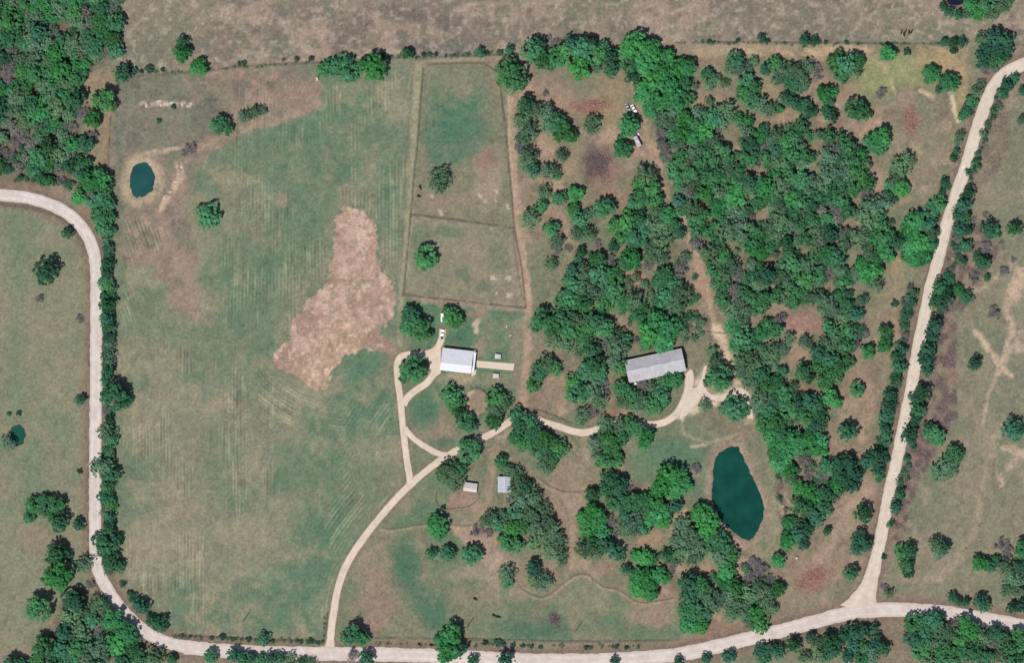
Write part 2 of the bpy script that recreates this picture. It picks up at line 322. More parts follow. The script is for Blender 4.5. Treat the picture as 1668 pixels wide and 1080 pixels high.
cluster('pondE', 'in the thick wood right of the big pond', '1255,712,14,b;1270,705,12,g;1275,722,15,b;1292,715,16,b;1298,730,13,b;1262,735,14,b;1280,742,15,b;1270,755,15,b;1285,765,13,b;1288,780,10,s;1318,715,15,b;1335,718,13,b;1325,730,13,b;1340,735,9,b;1308,752,13,x;1315,772,14,x;1340,775,16,x;1328,790,12,x;1345,760,13,g;1365,758,14,d;1380,755,14,d;1390,770,15,d;1370,775,14,d;1360,790,13,b;1385,790,14,d;1300,795,12,b;1318,800,13,b;1345,805,14,d;1330,815,13,b;1300,820,12,d;1315,828,14,d;1340,825,14,d;1328,842,14,d;1285,853,11,b;1283,880,15,b;1300,870,13,d;1312,860,14,d;1308,885,10,d;1350,790,10,x')
cluster('eastiso', 'in the open brown strip left of the right road', '1379,703,16,d;1395,636,12,g;1414,573,11,b;1440,562,12,b;1445,548,9,s;1347,865,7,d;1406,836,14,d;1398,878,13,d;1410,888,12,d;1395,895,11,d;1385,935,12,d;1440,540,11,g;1425,745,14,d;1410,752,12,d;1432,738,11,d;1428,765,11,d;1437,752,9,x')
cluster('erow', 'the hedge left of the right road', '1538,297,8,d;1533,313,7,d;1528,330,13,g;1518,342,13,g;1457,495,7,u;1485,492,8,d;1490,478,7,d;1480,515,9,x;1462,580,11,d;1468,570,9,d;1463,598,12,d;1458,618,10,d;1450,645,12,d;1447,662,12,d;1443,680,12,d;1440,697,11,d;1432,718,6,d;1442,712,9,g', 'ns')
cluster('eclump', 'in the clump touching the right road', '1487,362,17,b;1478,375,13,b;1508,362,15,g;1515,378,12,s;1495,395,17,b;1512,398,13,b;1482,402,15,b;1500,420,15,b;1488,420,14,b;1462,393,13,d;1475,415,9,g;1455,405,8,x')
cluster('erowr', 'the hedge right of the right road', '1652,127,8,d;1640,138,11,d;1630,150,7,d;1610,207,5,u;1605,228,5,u;1577,315,10,d;1567,335,13,d;1558,350,10,d;1570,355,12,d;1562,372,13,d;1575,375,9,d;1558,388,11,x;1572,402,10,g;1558,408,10,x;1568,425,7,d;1543,455,9,d;1530,468,13,d;1538,485,14,d;1522,490,12,d;1522,530,13,d;1515,545,11,d;1510,570,12,d;1506,585,14,d;1508,602,11,d;1503,640,13,d;1490,650,11,d;1495,668,13,d;1490,680,11,d;1480,706,14,d;1476,747,6,d;1465,803,9,d;1458,826,10,d;1440,907,5,u', 'ns')
cluster('eastp', 'in the pasture right of the right road', '1610,373,14,d;1618,380,10,g;1605,350,8,x;1650,373,12,d;1605,405,14,x;1600,428,13,d;1592,420,9,d;1585,455,13,x;1607,452,6,d;1560,472,9,b;1573,485,11,d;1630,395,6,x;1635,443,11,x;1650,423,7,x;1618,512,15,x;1587,593,11,d;1520,708,15,g;1512,700,11,d;1528,717,10,g;1552,742,16,g;1540,758,15,s;1530,770,15,s;1548,768,11,s;1648,700,17,d;1665,700,8,d;1665,150,8,d;1664,195,8,s')
cluster('sepast', 'in the pasture above the bottom right road', '1468,900,12,g;1480,897,12,d;1475,920,13,d;1478,935,9,d;1440,957,9,x;1448,967,9,s;1525,888,13,s;1537,892,11,d;1528,902,10,s;1490,897,6,x;1550,973,9,d;1560,980,8,d;1572,982,8,d;1595,978,11,d;1603,986,11,d;1648,990,10,d;1662,988,11,d;1595,918,13,b;1612,920,12,g;1622,915,10,g;1630,888,15,x;1640,900,13,x;1638,925,15,s;1650,945,15,s;1642,960,13,s;1658,962,11,s;1665,895,15,b;1660,925,10,d')
cluster('seforest', 'in the bottom right forest', '1485,1018,15,g;1500,1012,13,g;1518,1012,16,g;1530,1005,9,d;1508,1030,16,g;1490,1040,14,d;1535,1025,14,s;1548,1038,15,s;1572,1015,13,b;1580,1028,15,b;1562,1040,14,g;1600,1025,11,x;1598,1040,15,s;1618,1030,13,d;1630,1038,13,d;1615,1050,14,x;1655,1038,14,g;1645,1055,14,d;1662,1058,13,g;1500,1058,16,g;1520,1050,15,s;1540,1060,16,g;1562,1065,16,g;1585,1060,15,d;1605,1070,14,d;1630,1070,14,s;1650,1075,14,d;1510,1078,14,s;1535,1080,14,g;1478,1042,9,s;1668,1078,12,g')
cluster('sroad', 'the scrub below the bottom road junction', '1105,1078,8,d;1150,1074,9,d;1186,1070,11,d;1238,1062,12,d;1256,1058,11,d;1268,1062,11,d;1290,1051,13,d;1245,1078,10,g;1320,1038,9,d;1330,1052,12,s;1348,1042,13,d;1362,1045,12,d;1355,1060,14,d;1338,1070,13,s;1310,1072,10,s;1390,1030,14,d;1375,1035,11,d;1408,1028,12,d;1422,1026,9,d;1388,1050,13,d;1405,1055,10,g;1425,1050,13,d;1438,1058,11,d;1418,1068,13,s;1400,1075,13,g;1380,1070,12,d', 'ew')
cluster('nright', 'in the open wood under the top right fence', '1118,112,12,b;1153,122,11,g;1165,130,9,s;1155,140,9,s;1180,135,8,s;1132,140,7,s;1155,165,8,s;1198,98,13,g;1205,110,11,s;1190,112,11,s;1218,108,9,s;1228,100,8,s;1245,113,9,d;1215,132,13,g;1228,142,12,d;1212,152,13,g;1225,165,12,g;1240,172,13,s;1255,178,12,s;1269,178,7,b;1263,105,13,g;1275,118,13,s;1268,128,11,s;1290,115,14,s;1302,122,14,s;1285,135,12,g;1298,140,12,g;1315,108,13,s;1328,108,12,x;1332,122,12,x;1310,138,10,s;1278,158,10,d;1288,165,11,d;1300,172,9,d;1310,172,12,g;1318,182,11,d;1362,100,15,g;1380,105,16,g;1395,100,13,g;1372,120,13,g;1390,118,13,s;1342,152,13,b;1355,150,10,b;1350,165,10,d;1345,182,11,d;1355,190,11,d;1393,180,17,g;1405,186,13,g;1435,222,15,b;1422,232,15,b;1432,240,12,g')
cluster('ntop', 'the top right fence', '1155,67,4,u;1163,68,3,u;1202,65,4,u;1240,62,7,d;1250,66,5,u;1310,66,10,d;1326,67,8,d;1345,68,4,u;1378,68,4,u;1537,68,7,d;1552,70,9,d;1566,69,8,d;1553,82,7,u', 'ew')
cluster('netree', 'below the top right corner pond', '1535,10,7,d;1545,20,8,d;1560,24,8,d;1573,22,8,s;1580,8,11,b;1592,20,13,b;1605,8,14,g;1615,22,11,s;1630,10,13,s;1640,2,9,s;1445,87,13,b;1477,84,7,u;1517,121,14,b;1545,135,15,b;1528,147,6,d;1435,152,12,x;1600,65,12,s;1618,60,14,d;1635,65,14,d;1640,78,10,d;1605,80,13,d;1625,82,13,d;1600,97,15,d;1620,98,14,d;1638,92,8,d;1605,115,11,x;1620,112,10,x;1590,150,10,s;1597,138,8,s;1583,165,10,g;1575,180,10,g;1567,190,8,g;1563,220,8,s;1560,232,7,s;1557,246,6,d;1552,258,7,d')
cluster('erim', 'on the right rim of the big wood', '1465,272,16,s;1478,260,12,s;1460,290,14,s;1466,307,14,b;1450,302,10,g;1446,318,9,d;1458,325,5,d;1400,285,16,g;1412,298,13,g')

# dense woods: crowns packed together inside an outline, round the trees above
NWF = [(-12, -12), (192, -12), (194, 40), (197, 60), (193, 82), (182, 104), (168, 110), (143, 112), (132, 135), (132, 168), (138, 186), (120, 200), (112, 212), (128, 236), (112, 252), (140, 264), (148, 272), (130, 278), (98, 272), (60, 280), (20, 278), (-12, 280)]
CW = [(1062, 198), (1090, 180), (1130, 182), (1165, 176), (1200, 186), (1228, 196), (1250, 212), (1290, 206), (1310, 200), (1335, 215), (1355, 212), (1385, 225), (1400, 245), (1412, 265), (1420, 300), (1430, 322), (1448, 350), (1456, 388), (1448, 418), (1436, 440), (1432, 468), (1422, 480), (1402, 500), (1396, 525), (1412, 540), (1395, 560), (1375, 575), (1352, 545), (1340, 520), (1320, 505), (1290, 508), (1268, 540), (1235, 552), (1205, 538), (1190, 530), (1178, 500), (1162, 465), (1148, 425), (1126, 385), (1112, 350), (1098, 312), (1088, 285), (1076, 240)]
GAPS = [(1235, 278, 9), (1242, 352, 11), (1208, 418, 9), (1324, 272, 7), (1382, 365, 9), (1387, 418, 9), (1310, 405, 6), (1252, 425, 8), (1305, 530, 30), (1192, 222, 12), (1200, 240, 8), (1327, 238, 10), (1332, 200, 9), (1265, 198, 14), (1148, 335, 7), (1190, 400, 6), (1345, 470, 10), (1402, 470, 9), (1230, 525, 10), (1265, 505, 8), (1395, 330, 8), (165, 120, 20), (105, 45, 6), (112, 100, 5), (60, 150, 5)]
def inside(pts, x, y):
    r = False
    for i in range(len(pts)):
        p, q = pts[i], pts[i-1]
        if (p[1] > y) != (q[1] > y) and x < (q[0]-p[0])*(y-p[1])/(q[1]-p[1])+p[0]: r = not r
    return r

# ------------------------------------------------------------------ routes of roads and drives (map units, widths)
ROADS = {
 'west': ([(-70, 309), (0, 317), (40, 321), (85, 334), (120, 355), (142, 383), (153, 412), (157, 445), (157, 500), (156.5, 600), (155.5, 700), (155, 800), (155, 875), (158, 922), (171, 953), (192, 985), (220, 1016), (250, 1038), (285, 1051), (330, 1058)], 20),
 'south': ([(300, 1055), (340, 1059), (420, 1064), (540, 1066), (650, 1067.5), (760, 1072), (860, 1076), (960, 1076.5), (1040, 1073), (1112, 1066), (1180, 1051), (1250, 1034), (1320, 1016), (1375, 1001), (1420, 995), (1470, 994), (1520, 997), (1570, 1003), (1620, 1012), (1668, 1021), (1740, 1036)], 23),
 'east': ([(1740, 78), (1668, 104), (1645, 114), (1625, 131), (1609, 160), (1598, 190), (1586, 228), (1574, 270), (1556, 322), (1541, 370), (1529, 420), (1516, 465), (1508, 505), (1499, 548), (1490, 600), (1477, 670), (1466, 725), (1455, 775), (1446, 815), (1437, 865), (1427, 912), (1417, 950), (1408, 975), (1402, 996)], 19.5),
}
DRIVES = {
 'main': ([(536, 1066), (538, 1045), (542, 1008), (550, 962), (565, 920), (590, 880), (620, 842), (650, 808), (676, 783), (705, 759), (735, 739), (765, 724), (800, 707), (825, 691), (843, 679), (861, 677), (884, 687), (909, 695), (934, 703), (954, 705), (980, 698), (1005, 690), (1034, 688), (1059, 692), (1084, 687), (1102, 674), (1114, 655), (1121, 635), (1123, 612), (1120, 606)], 11.5),
 'loop': ([(668, 790), (667, 775), (663, 752), (658, 712), (655, 680), (652, 648), (648, 620), (646.5, 598), (651, 583), (665, 577.5), (692, 577), (710, 569), (719, 553), (721, 536)], 10.5),
 'yard': ([(711, 580), (711, 595), (706, 609), (696, 623), (678, 636), (664, 648), (657, 660)], 11.5),
 'wye': ([(659, 697), (664, 704), (673, 714), (691, 727), (711, 738), (728, 742), (742, 738)], 9.5),
 'turn': ([(1119, 643), (1135, 636), (1152, 645), (1172, 649), (1192, 643), (1207, 636), (1216, 644), (1220, 660), (1222, 682)], 10),
}
def route(k, step=3.0):
    pts, w = (ROADS.get(k) or DRIVES.get(k)); return catmull(pts, step), w

# ------------------------------------------------------------------ ground sheet: dense inside the view, coarse to the horizon
dx = 1.75
xi = np.arange(-45, 1713+dx, dx); yi = np.arange(-45, 1125+dx, dx)
ext = np.array([40, 120, 300, 700, 1500, 3200, 7000, 15000, 30000.0])
gx = np.concatenate([(-45-ext)[::-1], xi, xi[-1]+ext]); gy = np.concatenate([(-45-ext)[::-1], yi, yi[-1]+ext])
X, Y = np.meshgrid(gx, gy)
NY, NX = X.shape
n_big = fbm(X/110, Y/110, 1, 4); n_mid = fbm(X/34, Y/34, 2, 4); n_sml = fbm(X/11, Y/11, 3, 3); n_fin = vnoise(X/3.2, Y/3.2, 4)
n_bg2 = fbm(X/85, Y/85, 11, 4); n_md2 = fbm(X/24, Y/24, 12, 4); n_sm2 = fbm(X/7.5, Y/7.5, 13, 3)
WX = X+(fbm(X/28, Y/28, 21, 4)-.5)*26; WY = Y+(fbm(X/28, Y/28, 22, 4)-.5)*26
VX = X+(fbm(X/7, Y/7, 23, 3)-.5)*7; VY = Y+(fbm(X/7, Y/7, 24, 3)-.5)*7

def window(x0, y0, x1, y1):
    a = np.searchsorted(gx, x0); b = np.searchsorted(gx, x1); c = np.searchsorted(gy, y0); d = np.searchsorted(gy, y1)
    return slice(max(c-1, 0), min(d+1, NY)), slice(max(a-1, 0), min(b+1, NX))
def seg_d2(x, y, p, q):
    vx, vy = q[0]-p[0], q[1]-p[1]; L = vx*vx+vy*vy+1e-9
    t = np.clip(((x-p[0])*vx+(y-p[1])*vy)/L, 0, 1)
    return (x-p[0]-t*vx)**2+(y-p[1]-t*vy)**2
def sdist(pts, x, y):
    """signed distance to a polygon, positive inside"""
    d = np.full(x.shape, 1e12); ins = np.zeros(x.shape, bool)
    for i in range(len(pts)):
        p, q = pts[i], pts[(i+1) % len(pts)]
        d = np.minimum(d, seg_d2(x, y, p, q))
        c = ((p[1] > y) != (q[1] > y)) & (x < (q[0]-p[0])*(y-p[1])/((q[1]-p[1]) or 1e-9)+p[0])
        ins ^= c
    return np.where(ins, np.sqrt(d), -np.sqrt(d))
def m_poly(pts, soft=6, warp=1, pad=40):
    xs = [p[0] for p in pts]; ys = [p[1] for p in pts]
    sl = window(min(xs)-pad, min(ys)-pad, max(xs)+pad, max(ys)+pad)
    wx, wy = {0: (X, Y), 1: (WX, WY), 2: (VX, VY)}[warp]
    return sl, sstep(-soft, soft, sdist(pts, wx[sl], wy[sl]))
def ldist(pts, x, y):
    d = np.full(x.shape, 1e12)
    for i in range(len(pts)-1): d = np.minimum(d, seg_d2(x, y, pts[i], pts[i+1]))
    return np.sqrt(d)
def m_line(pts, w, soft=2.0, warp=2):
    pts = catmull(pts, 14) if len(pts) > 2 else pts
    xs = [p[0] for p in pts]; ys = [p[1] for p in pts]; pad = w+soft+8
    sl = window(min(xs)-pad, min(ys)-pad, max(xs)+pad, max(ys)+pad)
    wx, wy = {0: (X, Y), 1: (WX, WY), 2: (VX, VY)}[warp]
    return sl, 1-sstep(w/2-soft, w/2+soft, ldist(pts, wx[sl], wy[sl]))
def m_blob(x, y, rx, ry, ang=0, soft=.6):
    r = max(rx, ry)*1.7+25
    sl = window(x-r, y-r, x+r, y+r)
    a = R(ang); ux = (WX[sl]-x)*math.cos(a)+(WY[sl]-y)*math.sin(a); uy = -(WX[sl]-x)*math.sin(a)+(WY[sl]-y)*math.cos(a)
    d = np.sqrt((ux/rx)**2+(uy/ry)**2)
    return sl, 1-sstep(1-soft, 1+soft, d)
G = np.zeros((NY, NX, 3)); G[:] = T(138, 126, 109)
def put(sl_m, c, a=1.0, noise=None, nlo=.35, nhi=.65):
    sl, m = sl_m
    k = m*a
    if noise is not None: k = k*sstep(nlo, nhi, noise[sl])
    G[sl] += (np.asarray(c)-G[sl])*k[..., None]
ALL = (slice(0, NY), slice(0, NX)); ONE = np.ones((NY, NX))
full = (ALL, ONE)
# pastures in general: grey olive with pinkish and greenish drifts
put(full, T(150, 131, 117), .8, n_big, .42, .62)
put(full, T(121, 122, 103), .7, n_bg2, .45, .65)

# north field
NF = [(-400, -400), (2100, -400), (2100, 74), (1560, 72), (1300, 70), (1085, 71), (1000, 84), (850, 92), (690, 96), (520, 101), (400, 107), (325, 116), (190, 124), (190, -400)]
nf = m_poly(NF, 3, 2)
put(nf, T(147, 131, 118)); put(nf, T(164, 142, 128), .8, n_bg2, .42, .6); put(nf, T(124, 110, 103), .75, n_mid, .5, .68); put(nf, T(127, 124, 107), .7, n_md2, .5, .66)
put(m_blob(270, 50, 80, 60), T(134, 127, 111), .8); put(m_blob(690, 40, 90, 28), T(118, 104, 99), .75, n_md2, .3, .6); put(m_blob(600, 30, 50, 35), T(126, 110, 104), .6, n_mid)
put(m_blob(1320, 40, 120, 30), T(130, 123, 109), .6); put(m_blob(1520, 50, 70, 20), T(128, 124, 107), .7); put(m_blob(730, 75, 70, 9), T(112, 110, 100), .7); put(m_blob(440, 88, 60, 10), T(112, 114, 100), .6, n_mid, .3, .6)
put(nf, T(112, 101, 96), .35*(vnoise(X[nf[0]]/60, Y[nf[0]]/2.6, 31) > .62), n_md2, .45, .6)
put(nf, T(176, 158, 143), .45, n_sm2, .55, .75)

# far west pasture
WP = [(-400, 330), (0, 328), (40, 332), (85, 345), (118, 368), (140, 400), (146, 440), (146, 880), (150, 935), (172, 975), (205, 1015), (235, 1045), (-400, 1075)]
wp = m_poly(WP, 3, 2)
put(wp, T(138, 134, 112)); put(wp, T(121, 129, 106), .7, n_bg2, .42, .62); put(wp, T(150, 136, 118), .6, n_mid, .5, .7); put(wp, T(118, 112, 98), .4, n_sm2, .55, .75)
put(m_line([(20, 345), (30, 500), (25, 640), (60, 800)], 26, 14), T(114, 128, 104), .5)
put(m_blob(75, 880, 40, 22), T(146, 126, 112), .5); put(m_blob(85, 1010, 22, 14), T(160, 128, 112), .5); put(m_line([(62, 700), (110, 760)], 14, 8), T(150, 135, 117), .4)

# hay field
HF = [(190, 128), (330, 118), (520, 104), (690, 100), (676, 300), (655, 470), (644, 590), (655, 700), (664, 775), (610, 838), (566, 905), (545, 960), (534, 1042), (430, 1040), (280, 1034), (235, 1000), (200, 950), (186, 880), (186, 400)]
hf = m_poly(HF, 3, 2)
put(hf, T(133, 130, 111)); put(hf, T(108, 124, 102), .7, n_big, .40, .60); put(hf, T(154, 141, 119), .7, n_mid, .5, .68)
for x, y, rx, ry, a in [(560, 230, 70, 90, .7), (480, 300, 80, 120, .6), (410, 450, 80, 100, .6), (370, 570, 90, 50, .6), (595, 660, 35, 100, .9), (620, 820, 30, 50, .5), (510, 790, 70, 110, .75), (470, 930, 85, 75, .9), (440, 1000, 60, 40, .7), (545, 850, 30, 60, .7), (290, 965, 28, 45, .7), (205, 770, 22, 50, .5), (640, 330, 22, 90, .7), (318, 640, 22, 35, .7), (525, 520, 25, 60, .6), (600, 610, 40, 25, .7), (430, 620, 40, 50, .45), (365, 760, 40, 60, .5), (500, 200, 60, 30, .6), (625, 660, 22, 60, .6)]:
    put(m_blob(x, y, rx, ry), T(88, 119, 96), a*.8, n_md2, .2, .6)
for x, y, rx, ry, a in [(420, 850, 70, 120, .7), (270, 780, 60, 140, .6), (240, 600, 40, 90, .6), (470, 700, 26, 50, .5), (300, 450, 40, 70, .6), (460, 650, 30, 40, .5), (610, 740, 40, 40, .6), (590, 640, 16, 16, .4), (250, 880, 40, 60, .6), (640, 160, 18, 50, .6), (415, 998, 22, 16, .8)]:
    put(m_blob(x, y, rx, ry), T(150, 139, 119), a*.85, n_mid, .25, .6)
# its grazed north-west corner
nw = m_poly([(186, 128), (330, 118), (520, 104), (525, 160), (470, 190), (400, 212), (340, 250), (310, 300), (300, 340), (330, 480), (300, 520), (250, 430), (186, 420)], 9, 1)
put(nw, T(136, 123, 109), .95); put(nw, T(158, 131, 119), .8, n_mid, .42, .60); put(nw, T(110, 118, 102), .6, n_bg2, .45, .65); put(nw, T(114, 104, 97), .6, n_md2, .55, .72)
put(m_line([(262, 370), (290, 420), (312, 465), (320, 515)], 22, 8), T(160, 135, 122), .75); put(m_line([(300, 265), (330, 235), (400, 212), (470, 190), (520, 168)], 12, 5), T(166, 140, 124), .7, n_sml, .3, .6)
put(m_line([(195, 190), (196, 290), (194, 380)], 14, 6), T(105, 117, 103), .5)
# hay rows
def rows(phase, mask, amp, seed):
    sl, m = mask
    ph = phase(X[sl], Y[sl])
    k = (.55*np.sin(2*np.pi*ph)+1.5*(vnoise(ph*2.0, Y[sl]/26+X[sl]/90, seed+7)-.5)+.8*(vnoise(ph*.7, Y[sl]/40, seed+8)-.5))*m*amp*(.08+1.35*sstep(.44, .70, fbm(X[sl]/30, Y[sl]/60, seed, 4)))*(.5+vnoise(X[sl]/4, Y[sl]/9, seed+1))
    G[sl] *= (1+k*.20)[..., None]
    G[sl] += (np.array(T(178, 164, 136))-G[sl])*(np.clip(k, 0, 1)*.30)[..., None]
wav = (n_big-.5)*9
main_r = catmull(DRIVES['main'][0][:10], 14); loop_r = catmull(DRIVES['loop'][0][:8], 14)
rows(lambda x, y: (x+(fbm(x/120, y/260, 41, 2)-.5)*6)/5.6, m_poly([(370, 140), (680, 110), (655, 450), (560, 470), (400, 600), (360, 480)], 22), .85, 51)
rows(lambda x, y: (x+(fbm(x/140, y/300, 42, 2)-.5)*5)/5.4, m_poly([(200, 540), (400, 580), (470, 660), (450, 960), (330, 1010), (230, 960), (195, 860)], 22), .85, 52)
rows(lambda x, y: (x-(y-400)*.36+(fbm(x/90, y/90, 43, 2)-.5)*8)/6.2, m_poly([(195, 360), (270, 370), (330, 530), (260, 560), (195, 540)], 16), 1.0, 53)
rows(lambda x, y: np.sqrt((x-565)**2+(y-498)**2)/5.6, m_poly([(400, 590), (445, 610), (530, 660), (580, 690), (540, 715), (430, 690)], 12), 1.0, 54)
rows(lambda x, y: ldist(main_r, x, y)/6.0, m_poly([(640, 830), (580, 910), (548, 1000), (480, 1010), (500, 900), (560, 790), (650, 790)], 14), .95, 55)
rows(lambda x, y: (x*.84+y*.52+(fbm(x/80, y/80, 45, 2)-.5)*10)/6, m_poly([(560, 660), (650, 660), (660, 770), (600, 820), (540, 800)], 16), .8, 56)

# bare sandy patch with a ragged edge
BP = [(562, 337), (580, 339), (600, 350), (613, 372), (616, 395), (611, 418), (622, 440), (641, 465), (645, 490), (640, 518), (627, 530), (614, 543), (628, 562), (646, 574), (620, 571), (592, 566), (562, 580), (542, 600), (529, 634), (508, 632), (490, 614), (466, 609), (445, 594), (451, 574), (474, 548), (471, 530), (489, 510), (500, 490), (529, 470), (541, 430), (545, 400), (546, 352)]
bp = m_poly(BP, 9, 2)
bp = (bp[0], sstep(.30, .70, bp[1]+(n_sm2[bp[0]]-.5)*1.3*(1-np.abs(2*bp[1]-1))+(n_fin[bp[0]]-.5)*.5*(1-np.abs(2*bp[1]-1))))
put(bp, T(184, 149, 136)); put(bp, T(205, 172, 155), .8, n_md2, .45, .62); put(bp, T(160, 130, 115), .8, n_mid, .48, .64); put(bp, T(190, 160, 134), .4, n_bg2, .5, .64); put(bp, T(140, 124, 106), .6, n_sml, .58, .70); put(bp, T(212, 186, 164), .5, n_sm2, .58, .74)
put(m_line([(610, 545), (632, 562), (650, 580)], 14, 5), T(158, 130, 115), .8)
put(m_line([(650, 582), (628, 600), (640, 640)], 14, 8), T(146, 127, 110), .5)

# paddocks, yard
pa = m_poly([(694, 106), (790, 105), (812, 122), (836, 366), (670, 350)], 3, 2)
put(pa, T(132, 126, 106)); put(m_blob(745, 185, 46, 62), T(84, 119, 95), .9, n_md2, .15, .55); put(m_blob(722, 240, 30, 40), T(84, 117, 96), .8, n_mid, .2, .5); put(m_blob(770, 225, 26, 26), T(92, 119, 98), .6)
put(m_blob(790, 290, 34, 44), T(160, 139, 123), .85, n_mid, .25, .55); put(m_blob(720, 330, 40, 16), T(152, 131, 117), .8); put(m_blob(750, 140, 22, 22), T(150, 135, 117), .6); put(m_blob(785, 258, 14, 14), T(150, 118, 108), .8)
for x, y, r in ((707, 325, 4), (717, 347, 3.5), (812, 307, 3), (789, 325, 3), (783, 317, 3), (806, 325, 3), (828, 338, 4)): put(m_blob(x, y, r, r), T(198, 178, 160), .8)
pb = m_poly([(668, 352), (836, 372), (855, 500), (657, 482)], 3, 2)
put(pb, T(138, 131, 112)); put(pb, T(150, 136, 119), .6, n_mid, .45, .65); put(m_blob(735, 375, 30, 12), T(100, 118, 98), .7, n_md2, .3, .6); put(m_blob(686, 385, 18, 18), T(98, 117, 98), .6); put(m_blob(752, 448, 14, 12), T(100, 110, 94), .7); put(m_blob(786, 464, 16, 10), T(102, 114, 96), .7); put(m_blob(812, 428, 14, 18), T(106, 116, 98), .5)
for x, y, r in ((806, 448, 4), (811, 475, 3), (828, 481, 4), (824, 452, 3.5)): put(m_blob(x, y, r, r), T(196, 180, 160), .8)
ya = m_poly([(655, 487), (856, 508), (856, 590), (836, 660), (800, 690), (742, 732), (700, 720), (664, 660), (690, 630), (700, 588), (650, 572)], 4, 2)
put(ya, T(98, 122, 98)); put(ya, T(136, 130, 110), .75, n_mid, .5, .66); put(m_blob(738, 552, 34, 14), T(76, 116, 92), .8); put(m_blob(815, 510, 40, 12), T(88, 120, 98), .7); put(m_blob(722, 700, 24, 26), T(148, 128, 111), .85, n_md2, .2, .5); put(m_blob(690, 672, 18, 24), T(86, 117, 95), .8); put(m_blob(720, 722, 26, 10), T(82, 114, 92), .7)
put(m_blob(815, 545, 34, 30), T(122, 128, 104), .6, n_mid, .3, .6); put(m_blob(750, 615, 26, 7), T(176, 153, 131), .8); put(m_blob(795, 620, 40, 10), T(150, 135, 114), .6); put(m_blob(780, 570, 10, 14), T(160, 138, 120), .7)
put(m_line([(781, 520), (773, 530), (777, 541)], 7, 2.5), T(206, 184, 164), .9); put(m_blob(786, 512, 14, 10), T(160, 134, 120), .8); put(m_blob(770, 512, 10, 14), T(150, 130, 114), .6)
put(m_line([(648, 480), (648, 560)], 8, 4), T(118, 126, 106), .6)
put(m_poly([(672, 480), (850, 497), (850, 510), (672, 492)], 3, 2), T(160, 140, 124), .75)
# island of lawn and triangle
put(m_poly([(655, 590), (668, 583), (700, 586), (700, 600), (690, 618), (662, 640)], 3, 2), T(108, 124, 100), .7); put(m_poly([(668, 718), (700, 742), (716, 748), (676, 778)], 3, 2), T(116, 124, 100), .8)
# lane beside the west side of the paddocks
put(m_line([(682, 110), (674, 230), (667, 350), (655, 475), (650, 560)], 10, 2.5), T(154, 147, 122), .9)
put(m_line([(682, 105), (740, 98), (840, 93)], 10, 3), T(160, 142, 120), .8); put(m_line([(673, 118), (676, 145)], 8, 4), T(170, 148, 128), .6)

